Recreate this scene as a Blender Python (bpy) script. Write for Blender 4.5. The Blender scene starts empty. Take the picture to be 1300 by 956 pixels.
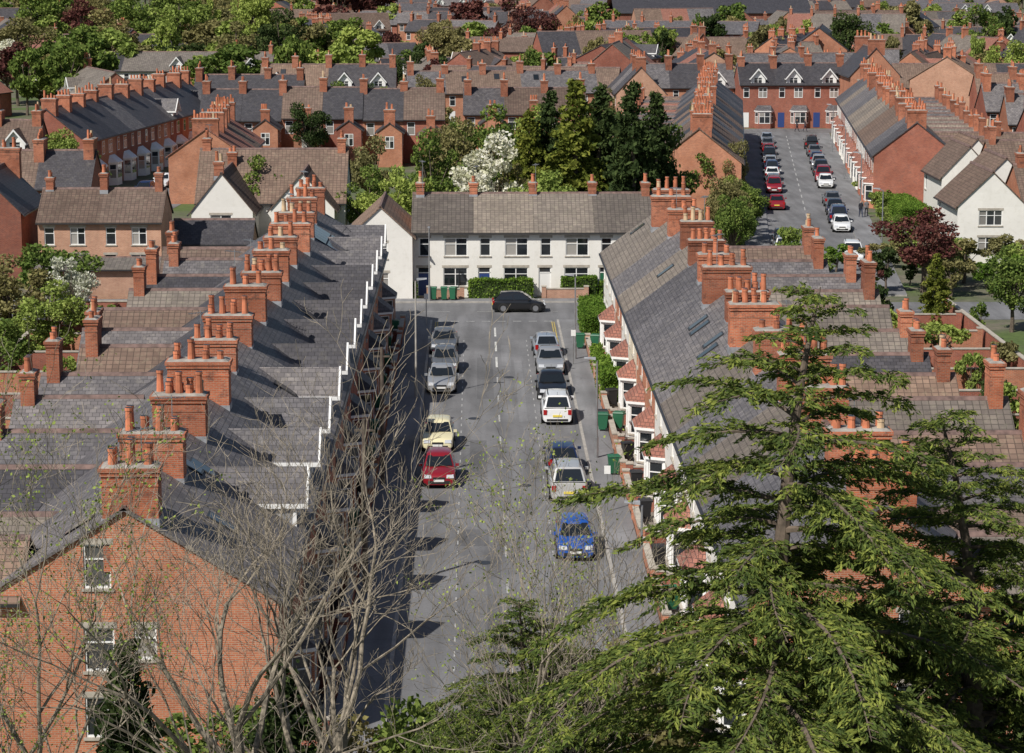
import bpy, math, random
import numpy as np
from mathutils import Vector, Matrix
R=random.Random(11)
NP=np.random.RandomState(5)
rad=math.radians
scene=bpy.context.scene
COL=scene.collection

# ------------------------------------------------------------------ materials
def newmat(name):
    m=bpy.data.materials.new(name); m.use_nodes=True
    nt=m.node_tree; b=nt.nodes['Principled BSDF']
    return m,nt,b
def N(nt,t,**kw):
    n=nt.nodes.new(t)
    for k,v in kw.items():
        if k in n.inputs: n.inputs[k].default_value=v
        else: setattr(n,k,v)
    return n
def c4(c): return (c[0],c[1],c[2],1)
def mixc(nt,fac,a,b,mode='MIX'):
    n=nt.nodes.new('ShaderNodeMix'); n.data_type='RGBA'; n.blend_type=mode
    for idx,val in ((0,fac),(6,a),(7,b)):
        if isinstance(val,(int,float)): n.inputs[idx].default_value=val
        elif isinstance(val,tuple): n.inputs[idx].default_value=c4(val)
        else: nt.links.new(val,n.inputs[idx])
    return n.outputs[2]
def ramp(nt,fac,stops,interp='LINEAR'):
    n=nt.nodes.new('ShaderNodeValToRGB'); cr=n.color_ramp; cr.interpolation=interp
    while len(cr.elements)<len(stops): cr.elements.new(0.5)
    for e,(p,c) in zip(cr.elements,stops):
        e.position=p; e.color=c4(c)
    nt.links.new(fac,n.inputs[0]); return n.outputs[0]
def simple(name,c,rough=.6,metal=0,noise=.0,nscale=3,coat=0,spec=.5):
    m,nt,b=newmat(name)
    b.inputs['Roughness'].default_value=rough; b.inputs['Metallic'].default_value=metal
    b.inputs['Specular IOR Level'].default_value=spec
    b.inputs['Coat Weight'].default_value=coat
    if noise>0:
        g=nt.nodes.new('ShaderNodeNewGeometry')
        n=N(nt,'ShaderNodeTexNoise',Scale=nscale,Detail=4.0); nt.links.new(g.outputs['Position'],n.inputs['Vector'])
        lo=tuple(x*(1-noise) for x in c); hi=tuple(min(1,x*(1+noise*.6)) for x in c)
        nt.links.new(ramp(nt,n.outputs[0],[(.3,lo),(.7,hi)]),b.inputs['Base Color'])
    else: b.inputs['Base Color'].default_value=c4(c)
    return m
def pattern(name,c1,c2,mortar,bw,rh,ms,rough,dark,stain,samt,objvar=.25,bump=.4,offset=.5):
    m,nt,b=newmat(name)
    uv=nt.nodes.new('ShaderNodeUVMap'); g=nt.nodes.new('ShaderNodeNewGeometry')
    br=nt.nodes.new('ShaderNodeTexBrick'); br.offset=offset
    br.inputs['Scale'].default_value=1; br.inputs['Brick Width'].default_value=bw; br.inputs['Row Height'].default_value=rh
    br.inputs['Mortar Size'].default_value=ms; br.inputs['Color1'].default_value=c4(c1); br.inputs['Color2'].default_value=c4(c2)
    br.inputs['Mortar'].default_value=c4(mortar); br.inputs['Bias'].default_value=0
    nt.links.new(uv.outputs[0],br.inputs['Vector'])
    n1=N(nt,'ShaderNodeTexNoise',Scale=.55,Detail=4.0,Roughness=.65); nt.links.new(g.outputs['Position'],n1.inputs['Vector'])
    n2=N(nt,'ShaderNodeTexNoise',Scale=2.7,Detail=5.0,Roughness=.7); nt.links.new(g.outputs['Position'],n2.inputs['Vector'])
    col=mixc(nt,ramp(nt,n1.outputs[0],[(.35,(0,0,0)),(.7,(dark,)*3)]),br.outputs['Color'],tuple(x*.4 for x in c1))
    col=mixc(nt,ramp(nt,n2.outputs[0],[(.52,(0,0,0)),(.72,(samt,)*3)]),col,stain)
    oi=nt.nodes.new('ShaderNodeObjectInfo')
    col=mixc(nt,objvar,col,ramp(nt,oi.outputs['Random'],[(0,(.12,.11,.12)),(.3,(.6,.58,.55)),(.65,(.35,.36,.38)),(1,(.85,.80,.72))]),'OVERLAY')
    nt.links.new(col,b.inputs['Base Color']); b.inputs['Roughness'].default_value=rough
    b.inputs['Specular IOR Level'].default_value=.3
    bp=N(nt,'ShaderNodeBump',Strength=bump,Distance=.02)
    s=mixc(nt,.5,br.outputs['Fac'],n2.outputs[0])
    bp.invert=True; nt.links.new(s,bp.inputs['Height']); nt.links.new(bp.outputs[0],b.inputs['Normal'])
    return m
BR_OR=pattern('brick_orange',(.60,.205,.10),(.42,.125,.064),(.46,.34,.25),.225,.075,.012,.9,.5,(.24,.13,.09),.5,.35)
BR_RED=pattern('brick_red',(.42,.118,.07),(.28,.072,.05),(.32,.22,.17),.225,.075,.010,.9,.5,(.15,.09,.075),.5,.35)
BR_PALE=pattern('brick_pale',(.55,.28,.18),(.44,.19,.12),(.50,.40,.31),.225,.075,.011,.9,.45,(.28,.18,.13),.4,.35)
BR_STACK=pattern('brick_chimney',(.54,.165,.08),(.35,.092,.047),(.38,.26,.19),.225,.075,.011,.9,.75,(.06,.045,.04),.8,.4)
SL_G=pattern('slate_grey',(.175,.165,.173),(.095,.09,.098),(.035,.035,.037),.32,.24,.012,.62,.6,(.29,.27,.24),.45,.5)
SL_D=pattern('slate_dark',(.078,.075,.085),(.048,.046,.053),(.02,.02,.022),.32,.24,.012,.55,.4,(.15,.14,.12),.35,.4)
TI_B=pattern('roof_tile_brown',(.23,.16,.125),(.15,.104,.083),(.08,.058,.048),.33,.30,.022,.85,.6,(.28,.24,.17),.4,.5,offset=0)
TI_G=pattern('roof_tile_grey',(.25,.215,.185),(.165,.143,.128),(.09,.08,.07),.33,.30,.022,.85,.6,(.30,.28,.21),.45,.5,offset=0)
TI_R=pattern('roof_tile_red',(.38,.17,.125),(.28,.115,.085),(.12,.06,.05),.25,.20,.02,.85,.45,(.30,.22,.17),.4)
RENDER=pattern('white_render',(.80,.78,.73),(.76,.74,.69),(.77,.75,.70),1.5,1.2,.0,.8,.12,(.55,.52,.45),.35,.1,.1)
CREAM=pattern('cream_render',(.70,.62,.48),(.68,.6,.46),(.7,.6,.46),1.5,1.2,.0,.8,.15,(.5,.44,.34),.3,.1,.1)
WHITE=simple('white_paint',(.80,.80,.78),.45,noise=.08)
STONE=simple('stone_lintel',(.42,.38,.32),.8,noise=.25)
LEAD=simple('lead_flashing',(.30,.31,.33),.5,noise=.3)
POT=simple('terracotta_pot',(.50,.17,.085),.8,noise=.5,nscale=1.5)
POTB=simple('buff_pot',(.55,.40,.25),.8,noise=.3,nscale=1.5)
RIDGE_=simple('ridge_tile',(.17,.11,.095),.8,noise=.5)
MORT=simple('cement_flaunching',(.30,.28,.25),.9,noise=.35)
GUT=simple('gutter_dark',(.03,.03,.032),.4)
SOLAR=simple('solar_glass',(.03,.045,.08),.12)
METAL=simple('galvanised_metal',(.35,.36,.37),.45,metal=.6,noise=.2)
TIMBER=simple('timber',(.11,.085,.065),.8,noise=.4)
m,nt,b=newmat('window_glass'); g=nt.nodes.new('ShaderNodeNewGeometry')
nt.links.new(ramp(nt,g.outputs['Random Per Island'],[(0,(.012,.015,.018)),(.55,(.03,.034,.04)),(.8,(.09,.09,.09)),(1,(.38,.36,.33))]),b.inputs['Base Color'])
b.inputs['Roughness'].default_value=.06; b.inputs['Specular IOR Level'].default_value=.8
GLASS=m
DOORS=[simple('door_'+n,c,.4) for n,c in (('red',(.35,.02,.02)),('green',(.02,.12,.06)),('blue',(.03,.06,.2)),('white',(.75,.75,.73)),('black',(.02,.02,.02)))]

def leafmat(name,cols,trans=.25,nsc=.9):
    m,nt,b=newmat(name)
    nt.nodes.remove(b)
    g=nt.nodes.new('ShaderNodeNewGeometry'); oi=nt.nodes.new('ShaderNodeObjectInfo')
    n=N(nt,'ShaderNodeTexNoise',Scale=nsc,Detail=2.0); nt.links.new(g.outputs['Position'],n.inputs['Vector'])
    add=nt.nodes.new('ShaderNodeMath'); add.operation='MULTIPLY_ADD'
    nt.links.new(g.outputs['Random Per Island'],add.inputs[0]); add.inputs[1].default_value=.5
    nt.links.new(n.outputs[0],add.inputs[2])
    col=ramp(nt,add.outputs[0],[(.35,cols[0]),(.75,cols[1]),(1.0,cols[2])])
    col=mixc(nt,.35,col,ramp(nt,oi.outputs['Random'],[(0,(.3,.35,.25)),(1,(.75,.7,.5))]),'OVERLAY')
    df=nt.nodes.new('ShaderNodeBsdfDiffuse'); nt.links.new(col,df.inputs[0])
    tr=nt.nodes.new('ShaderNodeBsdfTranslucent'); nt.links.new(col,tr.inputs[0])
    mx=nt.nodes.new('ShaderNodeMixShader'); mx.inputs[0].default_value=trans
    nt.links.new(df.outputs[0],mx.inputs[1]); nt.links.new(tr.outputs[0],mx.inputs[2])
    nt.links.new(mx.outputs[0],nt.nodes['Material Output'].inputs[0])
    return m
def x_(f,cs): return [tuple(v*f for v in c) for c in cs]
L_GREEN=leafmat('leaves_green',x_(1.6,[(.035,.06,.018),(.08,.115,.03),(.14,.18,.05)]))
L_LIME=leafmat('leaves_spring',x_(1.65,[(.08,.11,.025),(.15,.19,.05),(.23,.27,.08)]))
L_OLIVE=leafmat('leaves_olive',x_(1.7,[(.07,.06,.03),(.125,.115,.05),(.19,.17,.085)]))
L_DARK=leafmat('leaves_dark',x_(1.3,[(.02,.032,.013),(.04,.06,.024),(.07,.095,.035)]))
L_PURP=leafmat('leaves_copper',x_(1.3,[(.045,.018,.02),(.09,.035,.035),(.15,.07,.06)]))
L_BLOS=leafmat('blossom_white',x_(1.1,[(.30,.32,.22),(.50,.50,.42),(.72,.71,.66)]))
L_GOLD=leafmat('conifer_gold',x_(1.4,[(.05,.065,.015),(.10,.12,.025),(.17,.18,.04)]))
L_CEDAR=leafmat('cedar_needles',x_(1.2,[(.03,.05,.02),(.08,.112,.032),(.185,.215,.055)]),.2,1.6)
L_HEDGE=leafmat('hedge_leaves',x_(1.6,[(.03,.06,.012),(.07,.12,.02),(.12,.18,.035)]))
BARK=simple('bark',(.13,.10,.075),.9,noise=.5,nscale=6)
BARKL=simple('pale_bark',(.27,.23,.175),.9,noise=.6,nscale=5)

# ------------------------------------------------------------------ mesh builder
class MB:
    def __init__(s): s.v=[];s.f=[];s.m=[];s.mats=[];s.ox=0
    def mi(s,mat):
        if mat not in s.mats: s.mats.append(mat)
        return s.mats.index(mat)
    def face(s,pts,mat):
        n=len(s.v); o=s.ox
        s.v.extend((p[0]+o,p[1],p[2]) for p in pts); s.f.append(tuple(range(n,n+len(pts)))); s.m.append(s.mi(mat))
    def hexa(s,p,mat):
        for q in ((0,3,2,1),(4,5,6,7),(0,1,5,4),(1,2,6,5),(2,3,7,6),(3,0,4,7)):
            s.face([p[i] for i in q],mat)
    def box(s,x0,x1,y0,y1,z0,z1,mat):
        s.hexa([(x0,y0,z0),(x1,y0,z0),(x1,y1,z0),(x0,y1,z0),(x0,y0,z1),(x1,y0,z1),(x1,y1,z1),(x0,y1,z1)],mat)
    def fr(s,cx,cy,z0,z1,a0,b0,a1,b1,mat):
        s.hexa([(cx-a0,cy-b0,z0),(cx+a0,cy-b0,z0),(cx+a0,cy+b0,z0),(cx-a0,cy+b0,z0),(cx-a1,cy-b1,z1),(cx+a1,cy-b1,z1),(cx+a1,cy+b1,z1),(cx-a1,cy+b1,z1)],mat)
    def cyl(s,x,y,z0,z1,r0,r1,n,mat,cap=None):
        A=[(math.cos(2*math.pi*i/n),math.sin(2*math.pi*i/n)) for i in range(n)]
        for i in range(n):
            a=A[i];c=A[(i+1)%n]
            s.face([(x+a[0]*r0,y+a[1]*r0,z0),(x+c[0]*r0,y+c[1]*r0,z0),(x+c[0]*r1,y+c[1]*r1,z1),(x+a[0]*r1,y+a[1]*r1,z1)],mat)
        s.face([(x+a[0]*r1,y+a[1]*r1,z1) for a in A],cap or mat)
    def rod(s,p,q,r,mat,n=5):
        p=Vector(p);q=Vector(q);d=(q-p).normalized();u=d.orthogonal().normalized();w=d.cross(u)
        for i in range(n):
            a=2*math.pi*i/n;b_=2*math.pi*(i+1)/n
            e=(u*math.cos(a)+w*math.sin(a))*r;f=(u*math.cos(b_)+w*math.sin(b_))*r
            s.face([p+e,p+f,q+f,q+e],mat)
    def build(s,name,parent=None,smooth=0,merge=False):
        me=bpy.data.meshes.new(name); me.from_pydata(s.v,[],s.f)
        for m in s.mats: me.materials.append(m)
        me.polygons.foreach_set('material_index',s.m)
        uvl=me.uv_layers.new(name='UVMap'); out=[]
        V=s.v
        for f in s.f:
            a,b_,c=V[f[0]],V[f[1]],V[f[2]]
            e1=(b_[0]-a[0],b_[1]-a[1],b_[2]-a[2]);e2=(c[0]-a[0],c[1]-a[1],c[2]-a[2])
            nx=e1[1]*e2[2]-e1[2]*e2[1];ny=e1[2]*e2[0]-e1[0]*e2[2];nz=e1[0]*e2[1]-e1[1]*e2[0]
            h=math.hypot(nx,ny); l=math.sqrt(h*h+nz*nz) or 1
            if h/l<.02: tx,ty=1,0; nx,ny,nz=0,0,1
            else: tx,ty=-ny/h,nx/h; nx/=l;ny/=l;nz/=l
            bx,by,bz=(-nz*ty, nz*tx, nx*ty-ny*tx)
            for i in f:
                p=V[i]; out.append(p[0]*tx+p[1]*ty); out.append(p[0]*bx+p[1]*by+p[2]*bz)
        uvl.data.foreach_set('uv',out)
        if merge:
            import bmesh
            bm=bmesh.new();bm.from_mesh(me);bmesh.ops.remove_doubles(bm,verts=bm.verts,dist=.0008);bmesh.ops.recalc_face_normals(bm,faces=bm.faces);bm.to_mesh(me);bm.free()
        if smooth:
            me.shade_smooth(); me.set_sharp_from_angle(angle=rad(smooth))
        ob=bpy.data.objects.new(name,me); COL.objects.link(ob)
        if parent: ob.parent=parent
        return ob
def empty(name,loc=(0,0,0),rot=0):
    e=bpy.data.objects.new(name,None); COL.objects.link(e); e.location=loc; e.rotation_euler=(0,0,rad(rot)); e.empty_display_size=.5
    return e
def inst(me,name,loc,rot=0,sc=(1,1,1)):
    o=bpy.data.objects.new(name,me); COL.objects.link(o); o.location=loc; o.rotation_euler=(0,0,rot); o.scale=sc; return o

# ------------------------------------------------------------------ house parts
def PT(fr,a,d,z):
    O,u,n=fr; return (O[0]+u[0]*a+n[0]*d, O[1]+u[1]*a+n[1]*d, z)
def obox(mb,fr,a0,a1,d0,d1,z0,z1,mat):
    mb.hexa([PT(fr,a0,d0,z0),PT(fr,a1,d0,z0),PT(fr,a1,d1,z0),PT(fr,a0,d1,z0),PT(fr,a0,d0,z1),PT(fr,a1,d0,z1),PT(fr,a1,d1,z1),PT(fr,a0,d1,z1)],mat)
def clip(poly,f):
    out=[]
    for i in range(len(poly)):
        p=poly[i];q=poly[(i+1)%len(poly)];fp=f(p);fq=f(q)
        if fp>=0: out.append(p)
        if (fp>=0)!=(fq>=0):
            t=fp/(fp-fq); out.append((p[0]+(q[0]-p[0])*t,p[1]+(q[1]-p[1])*t))
    return out
def window(mb,win,fr,a,b,z0,z1,wm,kind='w',fm=None):
    fm=fm or WHITE
    dp=-.11
    mb.face([PT(fr,a,0,z0),PT(fr,a,dp,z0),PT(fr,a,dp,z1),PT(fr,a,0,z1)],wm)
    mb.face([PT(fr,b,0,z0),PT(fr,b,dp,z0),PT(fr,b,dp,z1),PT(fr,b,0,z1)],wm)
    mb.face([PT(fr,a,0,z1),PT(fr,b,0,z1),PT(fr,b,dp,z1),PT(fr,a,dp,z1)],wm)
    if kind=='d':
        dm=R.choice(DOORS)
        win.face([PT(fr,a+.07,dp+.02,z0),PT(fr,b-.07,dp+.02,z0),PT(fr,b-.07,dp+.02,z1-.4),PT(fr,a+.07,dp+.02,z1-.4)],dm)
        win.face([PT(fr,a+.07,dp+.01,z1-.35),PT(fr,b-.07,dp+.01,z1-.35),PT(fr,b-.07,dp+.01,z1-.06),PT(fr,a+.07,dp+.01,z1-.06)],GLASS)
        obox(win,fr,a,b,dp,dp+.05,z1-.42,z1-.35,WHITE)
        obox(win,fr,a,a+.07,dp,dp+.05,z0,z1-.003,WHITE); obox(win,fr,b-.07,b,dp,dp+.05,z0,z1-.003,WHITE)
        obox(win,fr,a-.1,b+.1,-.1,.25,z0-.15,z0+.004,STONE)
    else:
        nb=max(1,round((b-a)/.75)); 
        for i in range(nb):
            x0=a+(b-a)*i/nb; x1=a+(b-a)*(i+1)/nb; zm=z0+(z1-z0)*.66
            win.face([PT(fr,x0,dp+.01,z0),PT(fr,x1,dp+.01,z0),PT(fr,x1,dp+.01,z1),PT(fr,x0,dp+.01,z1)],GLASS)
            if i: obox(win,fr,x0-.035,x0+.035,dp+.012,dp+.06,z0+.05,z1-.05,fm)
        obox(win,fr,a,b,dp+.012,dp+.07,z1-.06,z1-.004,fm); obox(win,fr,a,b,dp+.012,dp+.07,z0+.005,z0+.07,fm)
        obox(win,fr,a+.002,a+.06,dp+.012,dp+.068,z0+.07,z1-.06,fm); obox(win,fr,b-.06,b-.002,dp+.012,dp+.068,z0+.07,z1-.06,fm)
        obox(win,fr,a+.06,b-.06,dp+.012,dp+.055,zm-.025,zm+.025,fm)
        obox(win,fr,a-.08,b+.08,dp,.06,z0-.09,z0+.004,STONE if fm is WHITE else fm)
    if kind!='n': obox(win,fr,a-.1,b+.1,-.03,.012,z1+.002,z1+.2,STONE)
def wall(mb,win,fr,a0,a1,z0,z1,ops,wm,lod=0,clips=()):
    if lod: cut=[]
    else: cut=ops
    xs=sorted({a0,a1,*[o[0] for o in cut],*[o[1] for o in cut]}); zs=sorted({z0,z1,*[o[2] for o in cut],*[o[3] for o in cut]})
    for i in range(len(xs)-1):
        for j in range(len(zs)-1):
            cx=(xs[i]+xs[i+1])/2; cz=(zs[j]+zs[j+1])/2
            if any(o[0]<cx<o[1] and o[2]<cz<o[3] for o in cut): continue
            poly=[(xs[i],zs[j]),(xs[i+1],zs[j]),(xs[i+1],zs[j+1]),(xs[i],zs[j+1])]
            for c in clips:
                poly=clip(poly,c)
                if len(poly)<3: break
            if len(poly)>=3: mb.face([PT(fr,a,0,z) for a,z in poly],wm)
    for o in ops:
        k=o[4] if len(o)>4 else 'w'
        if lod:
            a,b,p,q=o[:4]
            if k=='d':
                obox(win,fr,a,b,0.0,.03,p,q,R.choice(DOORS))
            else:
                obox(win,fr,a-.03,b+.03,0.0,.03,p-.06,q+.03,WHITE); n=2 if b-a>.9 else 1
                zm=p+(q-p)*.6
                for i in range(n):
                    x0=a+(b-a)*i/n+.04;x1=a+(b-a)*(i+1)/n-.04
                    win.face([PT(fr,x0,.034,p+.04),PT(fr,x1,.034,p+.04),PT(fr,x1,.034,zm),PT(fr,x0,.034,zm)],GLASS)
                    win.face([PT(fr,x0,.034,zm+.06),PT(fr,x1,.034,zm+.06),PT(fr,x1,.034,q-.04),PT(fr,x0,.034,q-.04)],GLASS)
        else: window(mb,win,fr,*o[:4],wm,k)
def groof(mb,x0,x1,y0,y1,ze,zr,ovE,ovL,ovR,mat,axis='x',t=.11,fascia=None,ridge=None,jit=0):
    ym=(y0+y1)/2; k=(zr-ze)/(ym-y0)
    M=(lambda a,b,z:(a,b,z)) if axis=='x' else (lambda a,b,z:(b,a,z))
    A=x0-ovL;B=x1+ovR
    for s,ye in ((1,y0-ovE),(-1,y1+ovE)):
        z=ze-k*ovE
        mb.face([M(A,ye,z+t),M(B,ye,z+t),M(B,ym,zr+t),M(A,ym,zr+t)],mat)
        mb.face([M(A,ye,z),M(B,ye,z),M(B,ym,zr),M(A,ym,zr)],GUT)
        mb.face([M(A,ye,z),M(B,ye,z),M(B,ye,z+t),M(A,ye,z+t)],mat)
        for X in (A,B):
            mb.face([M(X,ye,z),M(X,ym,zr),M(X,ym,zr+t),M(X,ye,z+t)],fascia or mat)
        g0,g1=(ye-.1,ye) if s>0 else (ye,ye+.1)
        p=[M(A,g0,z-.04),M(B,g0,z-.04),M(B,g1,z-.04),M(A,g1,z-.04),M(A,g0,z+.06),M(B,g0,z+.06),M(B,g1,z+.06),M(A,g1,z+.06)]
        mb.hexa(p,GUT)
    rt=ridge or RIDGE_
    p=[M(A,ym-.16,zr+t-.10),M(B,ym-.16,zr+t-.10),M(B,ym+.16,zr+t-.10),M(A,ym+.16,zr+t-.10),M(A,ym-.07,zr+t+.06),M(B,ym-.07,zr+t+.06),M(B,ym+.07,zr+t+.06),M(A,ym+.07,zr+t+.06)]
    mb.hexa(p,rt)
def stack(mb,cx,cy,zb,zr,h,lx,ly,pots,lod=0,bm=None):
    bm=bm or BR_STACK
    zt=zr+h
    mb.box(cx-lx/2,cx+lx/2,cy-ly/2,cy+ly/2,zb,zt-.28,bm)
    mb.box(cx-lx/2-.05,cx+lx/2+.05,cy-ly/2-.05,cy+ly/2+.05,zt-.28,zt-.14,bm)
    mb.box(cx-lx/2-.09,cx+lx/2+.09,cy-ly/2-.09,cy+ly/2+.09,zt-.14,zt,bm)
    if not lod: mb.box(cx-lx/2-.02,cx+lx/2+.02,cy-ly/2-.02,cy+ly/2+.02,zt-.62,zt-.54,bm)
    mb.fr(cx,cy,zt,zt+.08,lx/2+.03,ly/2+.03,lx/2-.12,ly/2-.12,MORT)
    rows=2 if min(lx,ly)>.8 and not lod else 1
    n=max(1,pots//rows)
    for r in range(rows):
        for i in range(n):
            if R.random()<.1: continue
            t=(i+.5)/n-.5; o=(r-.5*(rows-1))*.36
            px,py=(cx+o,cy+t*(ly-.1)) if ly>=lx else (cx+t*(lx-.1),cy+o)
            hh=R.choice([.4,.5,.6,.7,.9]); pm=POTB if R.random()<.12 else POT
            ns=5 if lod else 9
            mb.cyl(px,py,zt+.04,zt+hh,.15,.115,ns,pm,GUT)
            if not lod: mb.cyl(px,py,zt+hh-.1,zt+hh+.01,.145,.14,ns,pm,GUT)
def aerial(mb,x,y,z):
    h=R.uniform(1.2,2.2); mb.rod((x,y,z-.6),(x,y,z+h),.022,METAL,4)
    a=R.uniform(0,3.14);c,s=math.cos(a),math.sin(a)
    mb.rod((x-c*.5,y-s*.5,z+h-.1),(x+c*.6,y+s*.6,z+h-.1),.018,METAL,3)
    for i in range(7):
        t=-.45+i*.16; mb.rod((x+c*t-s*.2,y+s*t+c*.2,z+h-.1),(x+c*t+s*.2,y+s*t-c*.2,z+h-.1),.011,METAL,3)
def bay(mb,win,fr,a,b,pr,ztop,wm,rm,lod=0,two=False):
    c=.45; O,u,n=fr
    pts=[(a,0),(a+c,pr),(b-c,pr),(b,0)]
    zt=ztop
    for i in range(3):
        p,q=pts[i],pts[i+1]; L=math.hypot(q[0]-p[0],q[1]-p[1])
        uu=((q[0]-p[0])/L,(q[1]-p[1])/L)
        w0=PT(fr,p[0],p[1],0); U=(u[0]*uu[0]+n[0]*uu[1],u[1]*uu[0]+n[1]*uu[1]); NN=(n[0]*uu[0]-u[0]*uu[1],n[1]*uu[0]-u[1]*uu[1])
        f2=((w0[0],w0[1]),U,NN)
        ops=[(.1,L-.1,.8,2.35,'n')]
        if two: ops.append((.1,L-.1,3.6,4.9,'n'))
        wall(mb,win,f2,0,L,0,zt,ops,wm,lod)
    o=.14; e=[(a-o,0),(a+c-o*.6,pr+o),(b-c+o*.6,pr+o),(b+o,0)]
    hgt=.75; top=[(a+.35,0.02),(b-.35,.02)]
    for P0,P1,T0,T1 in ((e[0],e[1],top[0],top[0]),(e[1],e[2],top[0],top[1]),(e[2],e[3],top[1],top[1])):
        ps=[PT(fr,*P0,zt),PT(fr,*P1,zt)]
        ps+= [PT(fr,*T1,zt+hgt)] if T0==T1 else [PT(fr,*T1,zt+hgt),PT(fr,*T0,zt+hgt)]
        mb.face(ps,rm)
        mb.face([PT(fr,*P0,zt-.14),PT(fr,*P1,zt-.14),PT(fr,*P1,zt),PT(fr,*P0,zt)],WHITE)
    mb.face([PT(fr,*q,zt-.14) for q in e],WHITE)
def slopebox(mb,x0,x1,y0,y1,ze,k,lift,th,mat):
    f=lambda y:ze+k*y+lift
    mb.hexa([(x0,y0,f(y0)),(x1,y0,f(y0)),(x1,y1,f(y1)),(x0,y1,f(y1)),(x0,y0,f(y0)+th),(x1,y0,f(y0)+th),(x1,y1,f(y1)+th),(x0,y1,f(y1)+th)],mat)
def dormer(W,WI,RF,xm,hw,ze,k,h,ph,dface,rm,ovf=.4,ovs=.18,wi=.45,cheek=None):
    a,b_=xm-hw,xm+hw; zd=ze+h; zp=zd+ph; y0=.12; cheek=cheek or WHITE
    fr=((a,y0),(1,0),(0,-1)); L=b_-a; kk=(zp-zd)/(L/2)
    wall(W,WI,fr,0,L,ze-.1,zp,[(wi,L-wi,ze+.05,zd+.0,'n')],dface,0,(lambda p:zd+kk*p[0]-p[1],lambda p:zd+kk*(L-p[0])-p[1]))
    ye=(zd-ze)/k
    for x in (a,b_): W.face([(x,y0,ze-.1),(x,y0,zd),(x,ye,zd),(x,(y0),ze)],cheek)
    if cheek is not WHITE:
        for x in (a-.03,b_-.05): W.box(x,x+.08,y0-.03,y0+.12,ze-.05,zd-.02,WHITE)
    yb=(zp-ze)/k; yf=y0-ovf
    for s,x in ((-1,a),(1,b_)):
        xo=x+s*ovs; zo=zd-kk*ovs
        yo=(zo-ze)/k
        RF.face([(xo,yf,zo+.08),(xm,yf,zp+.08),(xm,yb+.1,zp+.08),(xo,yo+.1,zo+.08)],rm)
        RF.face([(xo,yf,zo),(xm,yf,zp),(xm,yb,zp),(xo,yo,zo)],WHITE)
        WI.hexa([(xo,yf-.05,zo-.10),(xm,yf-.05,zp-.12),(xm,yf+.04,zp-.12),(xo,yf+.04,zo-.10),(xo,yf-.05,zo+.12),(xm,yf-.05,zp+.12),(xm,yf+.04,zp+.12),(xo,yf+.04,zo+.12)],WHITE)
        WI.face([(xo+s*.004,yf,zo-.10),(xo+s*.004,yf,zo+.08),(xo+s*.004,yo,zo+.08),(xo+s*.004,yo,zo-.10)],WHITE)

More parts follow.
